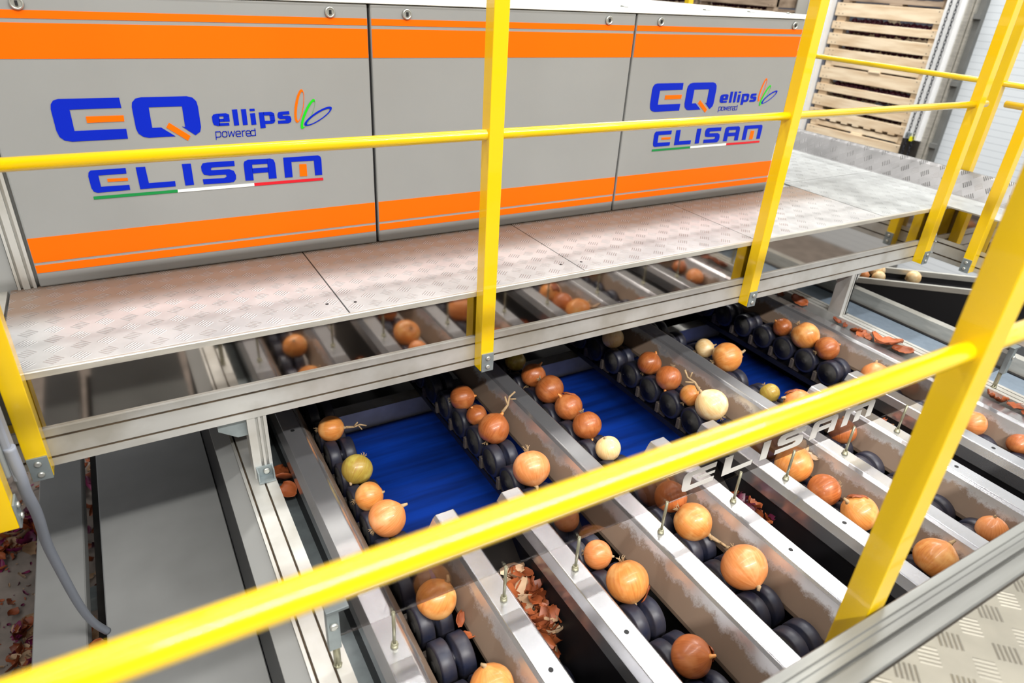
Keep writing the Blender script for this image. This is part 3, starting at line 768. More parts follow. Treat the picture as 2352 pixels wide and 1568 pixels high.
# columns
for x0, x1, side in ((.0835, .1076, -1), (1.2995, 1.3195, 1)):
    mb = MB()
    y0 = .7655
    mb.prism([(x0, y0), (x0 + .010, y0), (x0 + .010, y0 + .005), (x0 + .0135, y0 + .005), (x0 + .0135, y0), (x0 + .0165, y0), (x0 + .0165, y0 + .005), (x0 + .020, y0 + .005), (x0 + .020, y0), (x1, y0), (x1, y0 + .03), (x0, y0 + .03)], 'z', -.6118, -.5150)
    cl = mb.build('column', M['alu_dirty'], wk)
    xx = (x0, x1)
    if side < 0:
        mb = MB(); mb.box(x0 + .002, x1 - .001, y0 - .0024, y0 - .0002, -.6112, -.5925)
        mb.box(x0 + .002, x1 - .001, y0 - .0145, y0 - .0024, -.6112, -.6088)
        mb.box(x0 + .002, x0 + .0036, y0 - .0135, y0 - .0024, -.6088, -.5930); mb.box(x1 - .0026, x1 - .001, y0 - .0135, y0 - .0024, -.6088, -.5930)
        ft = mb.build('foot_bracket', M['galv'], cl)
        mb = MB(); mb.lathe([(.0045, y0 - .0026), (.0045, y0 - .005), (.003, y0 - .0055)], 12, 'y', (x0 + .0145, 0, -.600)); mb.build('bolt', M['bolt'], ft)
        mb = MB(); mb.prism([(x0 - .034, -.5155), (x0, -.5155), (x0, -.545), (x0 - .012, -.545), (x0 - .034, -.530)], 'y', .775, .795)
        mb.build('gusset', M['galv'], cl)
    else:
        mb = MB(); mb.prism([(x1, -.6112), (x1 + .013, -.6112), (x1 + .013, -.608), (x1 + .002, -.590), (x1, -.590)], 'y', y0 + .003, y0 + .006)
        mb.prism([(x1, -.6112), (x1 + .013, -.6112), (x1 + .013, -.608), (x1 + .002, -.590), (x1, -.590)], 'y', y0 + .024, y0 + .027)
        mb.box(x1, x1 + .013, y0 + .003, y0 + .027, -.6114, -.6095)
        ft = mb.build('foot_bracket', M['galv'], cl)
        mb = MB(); mb.lathe([(.0045, -.6095), (.0045, -.6065), (.003, -.606)], 12, 'z', (x1 + .0075, y0 + .015, 0)); mb.build('bolt', M['bolt'], ft)
        mb = MB(); mb.prism([(x1, -.5155), (x1 + .03, -.5155), (x1 + .012, -.545), (x1, -.545)], 'y', .775, .792)
        mb.build('gusset', M['alu_dirty'], cl)

# ---- near walkway (the photographer's side) and left cross walkway
nw = thing('near_walkway', 'near walkway edge with grooved aluminium curb and worn tread plate at bottom right', 'walkway', (.5, .05, -.52))
mb = MB()
prof = [(.1510, -.4665), (.1510, -.3965), (.1500, -.3950), (.1440, -.3950), (.1432, -.3965), (.1400, -.3965), (.1392, -.3975), (.1342, -.3975), (.1334, -.4010), (.1318, -.4010), (.1310, -.3975), (.1205, -.3975), (.1195, -.3985), (.1195, -.4665)]
mb.prism(prof, 'x', -.60, 1.577)
mb.build('curb', M['alu_worn'], nw)
mb = MB(); mb.prism([(.1515, -.4665), (.1135, -.4665), (.1135, -.5145), (.1515, -.5145)], 'x', -.60, 1.577)
mb.build('edge_beam', M['alu_dirty'], nw)
for a, b in ((-.6, .25), (.252, .95), (.952, 1.70)):
    mb = MB(); mb.box(a, min(b, 1.576), -.60, .1175, -.4010, -.3980); mb.build('tread_plate', M['tread_near'], nw)
lw = thing('left_walkway', 'narrow walkway strip at the left picture edge beside the cabinet end', 'walkway', (-.3, .6, -.52))
mb = MB(); mb.box(-.55, -.1745, .155, 1.80, ZT - .003, ZT); mb.build('tread_plate', M['tread_clean'], lw)
mb = MB(); mb.box(-.174, -.1725, .155, .767, -.4665, -.3955); mb.build('kick_plate', M['mirror'], lw)
mb = MB(); mb.box(-.212, -.1723, .155, .80, -.5145, -.4667); mb.build('edge_beam', M['alu_dirty'], lw)
mb = MB(); mb.box(-.1605, -.1495, .773, 1.60, ZT - .006, ZT - .0005); mb.build('edge_strip', M['alu'], lw)

# ================================================================ guardrails
PW = .0205


def post(g, x, y, z0, z1, plate='front', nm='post'):
    """square post, (x,y) its near-left corner; plate: which face carries the foot plate."""
    mb = MB()
    mb.box(x, x + PW, y, y + PW, z0, z1)
    p = mb.build('post', M['yellow'], g, bevel=.0009)
    zt, zb = z0 + .029, z0 - .0006
    mb = MB()
    if plate == 'front':
        mb.box(x + .0008, x + PW - .0004, y - .0022, y - .0001, zb, zt)
        bl = [((x + PW / 2, 0, z), 'y', (y - .0022, -1)) for z in (z0 + .0215, z0 + .0075)]
    elif plate == 'left':
        mb.box(x - .0022, x - .0001, y + .0004, y + PW - .0008, zb, zt)
        bl = [((0, y + PW / 2, z), 'x', (x - .0022, -1)) for z in (z0 + .0215, z0 + .0075)]
    else:
        mb.box(x + PW + .0001, x + PW + .0022, y + .0004, y + PW - .0008, zb, zt)
        bl = [((0, y + PW / 2, z), 'x', (x + PW + .0022, 1)) for z in (z0 + .0215, z0 + .0075)]
    br = mb.build('foot_plate', M['galv'], p, bevel=.0004)
    for c, ax, (v, s) in bl:
        mb = MB(); mb.lathe([(.0036, v), (.0036, v + s * .0018), (.0022, v + s * .0026)], 10, ax, c)
        mb.build('bolt', M['bolt'], br)
    return p


def rail(g, p0, p1, r=.0066, cap=None):
    mb = MB(); mb.tube([p0, p1], r, 24)
    return mb.build('rail', M['yellow'], g)


ZR, ZTOP = -.1765, .145
fy = .7445
gf = thing('guardrail', 'yellow steel guardrail along the front edge of the far walkway', 'guardrail', (.7, fy, -.514), 'yellow guardrails')
for x in (-.1435, .4075, .9600, 1.5080):
    post(gf, x, fy, -.5140, ZTOP + .008)
for z in (ZR, ZTOP):
    rail(gf, (-.1435 - .02, fy + PW / 2, z), (1.5520, fy + PW / 2, z))
gr = thing('guardrail', 'yellow guardrail running toward the viewer along the right walkway', 'guardrail', (1.57, .3, -.514), 'yellow guardrails')
for y in (.6675, .1750):
    post(gr, 1.5585, y, -.5140, ZTOP + .008, 'left')
for z in (-.173, ZTOP):
    rail(gr, (1.5690, .7264, z), (1.5690, .158, z))
ge = thing('guardrail', 'yellow guardrail on the outer side of the right walkway, behind the raised edge plate', 'guardrail', (1.77, 1.3, -.514), 'yellow guardrails')
for y in (.8390, 1.880, -.20):
    post(ge, 1.7630, y, -.5140, ZTOP + .008, 'right')
for z in (-.1548, ZTOP):
    rail(ge, (1.7700 + .003, 2.6, z), (1.7700 + .003, -.5, z), .0064)
gl = thing('guardrail', 'yellow guardrail at the left picture edge, only the foot of its post in view', 'guardrail', (-.165, .5, -.514), 'yellow guardrails')
for y in (.6690, .2):
    post(gl, -.1725 + .0002, y, -.5140, ZTOP + .008, 'right')
for z in (ZR, ZTOP):
    rail(gl, (-.1620, .72, z), (-.1620, .16, z))
gn = thing('guardrail', 'nearest yellow guardrail crossing the foreground, out of focus', 'guardrail', (.4, .163, -.514), 'yellow guardrails')
for x in (.4155, -.55):
    post(gn, x, .1527, -.5140, ZTOP + .008, 'front')
for z in (-.1810, ZTOP):
    rail(gn, (-.9, .1627, z), (1.50, .1627, z), .0064)

# junction box and cable at the left
bx = thing('junction_box', 'grey junction box beside the left guardrail post', 'electrical box', (-.17, .71, -.52))
mb = MB(); mb.box(-.212, -.1500, .700, .735, -.475, -.335); mb.build('housing', M['box'], bx, bevel=.003)
mb = MB(); mb.box(-.1500, -.1425, .702, .722, -.482, -.335); mb.build('conduit', M['cable'], bx, bevel=.002)
cp = [(-.1445, .705, -.44), (-.1440, .706, -.475), (-.1462, .715, -.505), (-.1488, .74, -.555), (-.1570, .775, -.625), (-.1600, .80, -.680), (-.1625, .85, -.805), (-.1600, .885, -.885), (-.1500, .905, -.935)]
fine = []
for i in range(len(cp) - 1):                      # Catmull-Rom through the points
    P0, P1, P2, P3 = (Vector(cp[max(0, min(len(cp) - 1, i + k))]) for k in (-1, 0, 1, 2))
    for s_ in range(6):
        u_ = s_ / 6
        fine.append(tuple(.5 * ((2 * P1) + (P2 - P0) * u_ + (2 * P0 - 5 * P1 + 4 * P2 - P3) * u_ ** 2 + (3 * P1 - P0 - 3 * P2 + P3) * u_ ** 3)))
fine.append(cp[-1])
mb = MB(); mb.tube(fine, .0056, 14)
tag(mb.build('drooping_cable', M['cable']), 'thick grey cable drooping from the junction box to the grey cover sheet', 'cable')

# ================================================================ grey cover sheets bottom left
mb = MB(); mb.prism([(-.1525, -.945), (-.1505, -.942), (.0520, -.942), (.0535, -.945), (.0535, -.975), (.0515, -.975), (.0515, -.946), (-.1505, -.946), (-.1505, -.975), (-.1525, -.975)], 'y', -.3, 1.75)
t1 = tag(mb.build('cover_sheet', M['sheet']), 'wide dull grey sheet-metal cover lying low at bottom left, under the drooping cable', 'cover sheet')
mb = MB(); mb.prism([(-.2540, -.955), (-.252, -.952), (-.1820, -.952), (-.1800, -.955), (-.1800, -.985), (-.182, -.985), (-.182, -.956), (-.252, -.956), (-.252, -.985), (-.2540, -.985)], 'y', -.3, 1.75)
tag(mb.build('cover_sheet', M['sheet']), 'narrow grey sheet-metal cover between littered floor and the wide cover', 'cover sheet')
mb = MB(); mb.box(-.170, -.1535, -.3, 1.75, -1.02, -.985)
tag(mb.build('support_rail', M['dark']), 'dark support rail beside the wide grey cover sheet', 'rail')
mb = MB(); mb.box(-.255, -.14, 1.085, 1.115, -1.06, -1.03)
tag(mb.build('cross_tie', M['galv']), 'small grey cross tie bridging the gap between the two cover sheets', 'tie bar')

# ================================================================ sorting machine frame
fr = thing('sorting_machine', 'aluminium and steel frame of the onion sorter, carrying the roller lanes', 'sorting machine', (.69, .6, -1.0))


def side_rail(xa, xb, flip):
    w = xb - xa
    tops = [xa + .0049, xa + .0238] if not flip else [xa + w * .30, xa + w * .72]
    mb = MB(); mb.prism(slotted(xa, xb, -.655, -.6120, side=(), top=tops, d=.007, sw=.0026), 'y', .16, 1.75)
    o = mb.build('side_rail', M['alu_dirty'], fr)
    for tt in tops:
        mb = MB(); mb.box(tt - .0012, tt + .0012, .161, 1.75, -.6185, -.6165)
        mb.build('slot_grime', M['slot'], o)
    return o


side_rail(.0690, .1078, False)
side_rail(1.2988, 1.3333, True)
mb = MB(); mb.prism([(.0480, -.6330), (.0688, -.6170), (.0688, -.6240), (.0500, -.6400), (.0480, -.6400)], 'y', .16, 1.75)
mb.build('side_cover', M['panel'], fr)
mb = MB(); mb.box(.114, 1.2759, .155, 1.75, -.90, -.88); mb.build('light_block_tray', M['dark'], fr)  # added dark base that blocks light from below the lanes
mb = MB(); mb.box(.0545, .0685, .155, 1.75, -1.25, -.6402); mb.build('left_shade_plate', M['black'], fr)  # black plate stands in for deep shade beside the cover, blocks light
mb = MB(); mb.box(1.2995, 1.333, .155, 1.75, -1.25, -.656); mb.build('right_block_plate', M['dark'], fr)  # side plate put in to keep light out from under the lanes
mb = MB(); mb.box(.114, 1.276, 1.70, 1.72, -.90, -.53); mb.build('rear_block_panel', M['black'], fr)  # unseen black panel added to keep the space under the walkway dark
# grey-green drip shelf between frame and outer channels
mb = MB(); mb.box(.1080, .1405, .16, 1.70, -.700, -.697); mb.build('drip_shelf', M['galv'], fr)
mb = MB(); mb.box(1.2845, 1.2986, .16, 1.70, -.644, -.640); mb.build('drip_shelf', M['dark'], fr)
mb = MB(); mb.box(.12, 1.25, 1.030, 1.040, -.800, -.735); mb.box(.12, 1.25, 1.040, 1.06, -.745, -.735); mb.build('cross_beam', M['alu_dirty'], fr)
mb = MB(); mb.box(.12, 1.25, .588, .600, -.82, -.752); mb.build('cross_beam', M['dark'], fr)

bb = thing('cross_belt', 'blue cross belt running under the roller lanes', 'conveyor belt', (.69, .8, -.8))
mb = MB(); mb.box(.118, 1.245, .601, 1.029, -.782, -.775); mb.build('belt', M['belt_blue'], bb)
mb = MB(); mb.box(.118, 1.245, .601, 1.029, -.80, -.783); mb.build('bed', M['dark'], bb)

# guide channels
ZC = -.620


def channel(xc, y0, y1, left, right, label, group, holes):
    """folded steel cap; left/right: 'lane' = sloping guide wall, 'gap' = upright skirt."""
    def side(s, kind):
        if kind == 'lane':
            return [(xc + s * .0128, ZC), (xc + s * .0165, ZC - .0045), (xc + s * .0355, ZC - .045), (xc + s * .0355, ZC - .052)]
        return [(xc + s * .0128, ZC), (xc + s * .0195, ZC - .012), (xc + s * .0195, ZC - .034)]
    l, r_ = side(-1, left), side(1, right)
    mb = MB(); mb.prism(list(reversed(l)) + r_, 'y', y0, y1)
    t = thing('guide_channel', label, 'guide channel', (xc, (y0 + y1) / 2, ZC - .07), group)
    o = mb.build('channel_cap', [M['channel'], M['guide']], t, bevel=.0012)
    for p in o.data.polygons:
        s_ = -1 if p.normal.x < 0 else 1
        k_ = left if s_ < 0 else right
        p.material_index = 0 if (p.normal.z > .6 or abs(p.normal.y) > .9 or k_ == 'gap') else 1
    for s_, k_ in ((-1, left), (1, right)):
        if k_ == 'gap':
            mb = MB(); mb.box(*sorted((xc + s_ * .0150, xc + s_ * .0175)), y0, y1, -.875, ZC - .0345)
            mb.build('gap_shade_plate', M['black'], t)  # black plate added to stop light leaks and darken the gap
    for hy in holes:
        mb = MB(); mb.lathe([(.0030, ZC - .0005), (.0030, ZC + .0003)], 14, 'z', (xc, hy, 0))
        mb.build('screw_hole', M['gap'], t)
    return t


G1, G2 = 'long guide channels', 'short guide channels'
channel(.1557, .160, 1.60, 'gap', 'lane', 'leftmost long steel guide channel, beside the left aluminium frame rail', G1, (.8644,))
channel(.5180, .160, 1.60, 'lane', 'lane', 'long steel guide channel between the second and third onion lanes', G1, ())
channel(.8890, .160, 1.60, 'lane', 'lane', 'long steel guide channel between the fourth and fifth onion lanes', G1, ())
channel(1.2635, .160, 1.60, 'lane', 'gap', 'rightmost long steel guide channel, with onion skins behind it', G1, (.8562, .349))
for x, l, r_, lab in ((.2860, 'lane', 'gap', 'short steel channel left of the first dark gap, by the foreground'),
                      (.3840, 'gap', 'lane', 'short steel channel right of the first dark gap, by the foreground'),
                      (.6485, 'lane', 'gap', 'short steel channel left of the second dark gap'),
                      (.7550, 'gap', 'lane', 'short steel channel right of the second dark gap'),
                      (1.0225, 'lane', 'gap', 'short steel channel left of the third dark gap, behind the near yellow post'),
                      (1.1275, 'gap', 'lane', 'short steel channel right of the third dark gap')):
    channel(x, .160, .6060, l, r_, lab, G2, (.3485,))

# chutes, rollers in the gaps
for i, (a, b) in enumerate(((.307, .363), (.670, .734), (1.044, 1.106))):
    mb = MB(); mb.strip([(.585, -.640), (.500, -.700), (.494, -.742)], 'x', a, b)
    o = mb.build('drop_chute', M['dark'], None)
    sm = o.modifiers.new('thick', 'SOLIDIFY'); sm.thickness = .004
    tag(o, 'dark sloping drop chute in the %s gap between channels, seen through the smoked plate' % ('first', 'second', 'third')[i], 'chute', 'drop chutes')
    mb = MB(); mb.tube([(a, .405, -.765), (b, .405, -.765)], .022, 20)
    tag(mb.build('drive_drum', M['roller']), 'dark drum below the onion skins in the %s gap' % ('first', 'second', 'third')[i], 'drum', 'drive drums')

# ================================================================ roller lanes
LANES = [('A', .2210, .736, 'leftmost onion lane of dark rubber rollers'),
         ('B', .4450, .735, 'second onion lane of dark rubber rollers from the left'),
         ('C', .5890, .738, 'third onion lane of dark rubber rollers from the left'),
         ('D', .8190, .735, 'fourth onion lane of dark rubber rollers from the left'),
         ('E', .9665, .740, 'fifth onion lane of dark rubber rollers from the left'),
         ('F', 1.2000, .740, 'rightmost onion lane of dark rubber rollers')]
ZRL = -.680
proto = None
for nm, x, y0, lab in LANES:
    lane = thing('roller_lane', lab, 'roller conveyor', (x, .65, -.74), 'onion roller lanes')
    mb = MB(); mb.box(x - .007, x + .007, .158, 1.50, -.722, -.700)
    mb.build('chain', M['chain'], lane)
    mb = MB(); mb.box(x - .016, x - .013, .158, 1.50, -.727, -.716); mb.box(x + .013, x + .016, .158, 1.50, -.727, -.716)
    mb.build('chain_guide', M['black'], lane)
    k = -20
    while True:
        y = y0 + k * .058
        k += 1
        if y < .19:
            continue
        if y > 1.15:
            break
        if proto is None:
            m_ = MB(local=True)
            Rr = .026 * S
            prof = []
            for s0 in (-1, 1):
                a, b = (.0205, .0035) if s0 < 0 else (.0035, .0205)
                seg = [(.30, a), (.93, a), (1.0, a - .0016 if s0 < 0 else a + .0016), (1.0, b + .0016 if s0 < 0 else b - .0016), (.93, b), (.40, b)]
                prof += [(q * Rr, (s0 * h_) * S) for q, h_ in seg]
            m_.lathe(prof, 32, 'x')
            rl = m_.build('roller', M['roller'], None)
            m_ = MB(local=True)
            m_.lathe([(Rr * .1, -.0228 * S), (Rr * .24, -.0225 * S), (Rr * .25, -.0209 * S), (Rr * .80, -.0209 * S), (Rr * .80, -.0200 * S), (Rr * .28, -.0190 * S),
                      (Rr * .28, .0190 * S), (Rr * .80, .0200 * S), (Rr * .80, .0209 * S), (Rr * .25, .0209 * S), (Rr * .24, .0225 * S), (Rr * .1, .0228 * S)], 24, 'x')
            hb = m_.build('hub', M['hub'], rl)
            m_ = MB(local=True)
            m_.box(-.010, .010, -.008, .008, -.095, -.02)
            m_.box(-.046, .046, .044, .060, -.060, -.018)
            m_.box(-.030, .030, .020, .060, -.070, -.055)
            ft = m_.build('carrier', M['foot'], None, bevel=.002)
            proto = (rl, hb, ft)
            a_, b_, c_ = rl, hb, ft
        else:
            a_, b_, c_ = (q.copy() for q in proto)
            for q in (a_, b_, c_):
                COL.objects.link(q)
            b_.parent = a_
        a_.parent = lane
        c_.parent = lane
        loc = W(x, y, ZRL) - lane.location
        a_.location = loc
        c_.location = loc
        a_.rotation_euler = (rnd.uniform(0, 3), 0, 0)

# ================================================================ smoked guard plate on rods
gd = thing('smoked_guard', 'smoked clear guard plate with frosted lettering standing on thin rods across the lanes', 'guard plate', (.7, .447, -.62))
mb = MB(); mb.box(.0935, 1.318, .4490, .4506, -.5745, -.5280); mb.build('plate', M['acrylic'], gd)
mb = MB(); mb.box(.0935, 1.318, .4508, .4620, -.5285, -.5270); mb.build('top_lip', M['clearedge'], gd)
for (bx_, zz) in ((.1557, ZC), (.2860, ZC), (.3840, ZC), (.5180, ZC), (.6485, ZC), (.7550, ZC), (.8890, ZC), (1.0225, ZC), (1.1275, ZC), (.0965, -.612), (1.3110, -.612)):
    mb = MB(); mb.tube([(bx_, .4470, zz), (bx_, .4470, -.5680)], .0019 if zz == ZC else .0036, 10)
    rd = mb.build('rod', M['rod'], gd)
    mb = MB(); mb.lathe([(.0046, zz + .0002), (.0046, zz + .0022), (.0038, zz + .0024), (.0038, zz + .0060), (.003, zz + .0064)], 6, 'z', (bx_, .4470, 0))
    mb.build('nut', M['rod'], rd)
for x in (.0885, 1.3050):
    mb = MB(); mb.box(x, x + .012, .4400, .4484, -.5790, -.5300); mb.box(x, x + .022, .4400, .4800, -.5300, -.5265)
    br = mb.build('end_bracket', M['galv'], gd, bevel=.0006)
    mb = MB(); mb.lathe([(.004, .4400), (.004, .4370), (.0025, .4362)], 10, 'y', (x + .006, 0, -.5450)); mb.build('bolt', M['bolt'], br)
# lettering on the plate
ex0, ex1 = -.0297, .2671
ez0, ez1 = -.2774, -.2474
for pl, nm in ([(LOGO['el_blue'][:1], 'plate_letter'), (LOGO['el_blue'][1:2], 'plate_letter'), (LOGO['el_blue'][2:3], 'plate_letter'), (LOGO['el_blue'][3:4], 'plate_letter'),
                (LOGO['el_blue'][4:8], 'plate_letter'), (LOGO['el_blue'][8:9], 'plate_letter'), (LOGO['el_orange'][:1], 'plate_accent'), (LOGO['el_orange'][1:], 'plate_accent')]):
    mb = MB()
    for q in pl:
        mb.poly([(.5400 + (p[0] - ex0) / (ex1 - ex0) * .385, .4484, -.5655 + (p[1] - (-.2774) - (p[0] - ex0) * -.02) / .030 * .0315) for p in q])
    geom = bmesh.ops.extrude_face_region(mb.bm, geom=list(mb.bm.faces))
    for g_ in geom['geom']:
        if isinstance(g_, bmesh.types.BMVert):
            g_.co.y += .0008
    mb.build(nm, M['frost'], gd)

# ================================================================ conveyors on the right
cv = thing('side_conveyor', 'blue-grey belt conveyor running beside the right frame rail', 'conveyor', (1.43, .9, -.75))
mb = MB(); mb.box(1.3345, 1.5000, -.3, 1.9, -.665, -.658); mb.build('belt', M['belt_grey'], cv)
mb = MB(); mb.box(1.4990, 1.5065, -.3, 1.9, -.672, -.6555); mb.build('wiper_strip', M['black'], cv)
mb = MB(); mb.prism([(1.5070, -.690), (1.5070, -.6250), (1.5250, -.6235), (1.5270, -.630), (1.5270, -.690)], 'y', -.3, 1.9); mb.build('side_rail', M['alu'], cv)
dc = thing('diagonal_conveyor', 'black diagonal trough conveyor carrying a few onions, at right behind the near post', 'conveyor', (1.95, .92, -.9))
ux, uy = .774, -.634


def diag(a, b, w0, w1, z0, z1, name, m, p=(1.757, 1.031)):
    nx, ny = .634, .774
    mb = MB()
    vs = []
    for t_ in (a, b):
        for w_ in (w0, w1):
            vs.append((p[0] + ux * t_ + nx * w_, p[1] + uy * t_ + ny * w_))
    mb.prism([vs[0], vs[1], vs[3], vs[2]], 'z', z0, z1)
    return mb.build(name, m, dc)


diag(-.02, .75, .000, .009, -.715, -.700, 'side_lip', M['alu'])
diag(-.16, .75, .108, .118, -.715, -.700, 'side_lip', M['alu'])
diag(-.02, .75, .0015, .006, -.83, -.716, 'side_panel', M['black'])
diag(-.16, .75, .112, .117, -.83, -.716, 'side_panel', M['black'])
diag(-.05, .75, .006, .112, -.738, -.730, 'belt', M['black'])
mb = MB(); mb.box(1.55, 2.6, .1, .99, -1.06, -1.03)
tag(mb.build('dark_hopper_tray', M['black']), 'black tray below the diagonal conveyor', 'tray')


# ================================================================ onions
VR, VU, VT = Vector((.866, -.498, .056)), Vector((.196, .439, .877)), Vector((-.461, -.748, .477))


def make_onion(x, y, z, rad, mname, ang, tow, extra, label, squash=.95, group='onions riding on the roller lanes'):
    """ang: lean of the neck (degrees, 0 = along the walkway, 90 = up); tow: how far it points toward the near side."""
    rr = random.Random(hash((round(x, 3), round(y, 3))) % 10000)
    t = thing('onion', label, 'onion', (x, y, z), group)
    a = math.radians(ang)
    nv = (VR * math.cos(a) + VU * math.sin(a)) * math.sqrt(max(0, 1 - tow * tow)) + VT * tow
    q = Vector((0, 0, 1)).rotation_difference(nv.normalized())
    t.rotation_mode = 'QUATERNION'
    t.rotation_quaternion = q
    Rr = rad * S
    sq = squash
    seg, prof = 40, []
    N = 22
    for i in range(N + 1):
        th = math.pi * i / N
        c, s = math.cos(th), math.sin(th)
        hgt = -c * Rr * sq
        w = Rr * s ** .92
        if c < -.80:                                  # drawn-in shoulder towards the neck
            k = (-c - .80) / .20
            hgt += Rr * .06 * k * k
            w = max(w * (1 - .12 * k), Rr * .075)
        if c > .93:
            hgt += Rr * .06 * (c - .93) / .07
            w = max(w, Rr * .05)
        prof.append((w, hgt))
    mb = MB(local=True)
    mb.lathe(prof, seg, 'z')
    ph = [rr.uniform(0, 6.28) for _ in range(4)]
    for v in mb.bm.verts:                             # uneven, faintly ribbed bulb
        an = math.atan2(v.co.y, v.co.x)
        fac = 1 + .018 * math.sin(2 * an + ph[0]) + .016 * math.sin(3 * an + ph[1]) + .006 * math.sin(9 * an + ph[2]) + .02 * math.sin(v.co.z / Rr * 2 + ph[3])
        v.co.x *= fac
        v.co.y *= fac
    bulb = mb.build('bulb', M[mname], t, smooth=True)
    # neck
    nk = Rr * (.20 if "short" in extra else .34)
    mb = MB(local=True)
    b0 = Rr * (sq + .0)
    mb.tube([(0, 0, b0), (Rr * .05, 0, b0 + nk * .4), (Rr * rr.uniform(-.1, .1), Rr * rr.uniform(-.1, .1), b0 + nk)], Rr * .12, 10, taper=[1.25, .8, .55])
    mb.build('neck', M['root' if mname != 'onion_brown' else 'onion_gold'], t, smooth=True)
    # root tuft
    mb = MB(local=True)
    for k in range(9):
        a2 = 2 * math.pi * k / 9 + rr.uniform(-.3, .3)
        l = Rr * rr.uniform(.15, .42 if 'roots' in extra else .22)
        o1 = Rr * .07
        mb.tube([(o1 * math.cos(a2), o1 * math.sin(a2), -Rr * sq * .97), (o1 * 2 * math.cos(a2), o1 * 2 * math.sin(a2), -Rr * sq - l * .6), (o1 * 3.2 * math.cos(a2 + .4), o1 * 3.2 * math.sin(a2 + .4), -Rr * sq - l)], Rr * .022, 5, taper=[1.2, 1, .5])
    mb.build('roots', M['root'], t, smooth=True)
    if 'stalk' in extra:
        mb = MB(local=True)
        L = Rr * 1.5
        mb.tube([(0, 0, b0 + nk * .6), (Rr * .15, Rr * .05, b0 + nk * .6 + L * .35), (Rr * .05, Rr * .15, b0 + nk * .6 + L * .7), (Rr * .22, Rr * .1, b0 + nk * .6 + L)], Rr * .085, 7, taper=[1.3, 1, .8, .7])
        mb.tube([(Rr * .15, Rr * .05, b0 + nk * .6 + L * .35), (-Rr * .25, Rr * .2, b0 + nk * .6 + L * .62)], Rr * .06, 6)
        mb.tube([(Rr * .08, Rr * .13, b0 + nk * .6 + L * .6), (Rr * .40, -Rr * .1, b0 + nk * .6 + L * .75)], Rr * .05, 6)
        mb.build('dry_stalk', M['root'], t, smooth=True)
    if 'skin' in extra:
        mb = MB(local=True)
        rows = []
        for i in range(6):
            row = []
            for j in range(6):
                th = .35 + i * .17
                an = -.5 + j * .24 + .1 * math.sin(i * 2)
                rad2 = Rr * (1.015 + .10 * max(0, 3 - i) / 3 + .03 * math.sin(j * 2.1))
                row.append(mb.bm.verts.new((rad2 * math.sin(th) * math.cos(an), rad2 * math.sin(th) * math.sin(an), rad2 * sq * math.cos(th) + Rr * .05)))
            rows.append(row)
        for r0, r1 in zip(rows, rows[1:]):
            for j in range(5):
                mb.bm.faces.new((r0[j], r0[j + 1], r1[j + 1], r1[j])).smooth = True
        o = mb.build('loose_skin', M['peel'], t, smooth=True)
        sm = o.modifiers.new('thick', 'SOLIDIFY'); sm.thickness = .0012
    return t


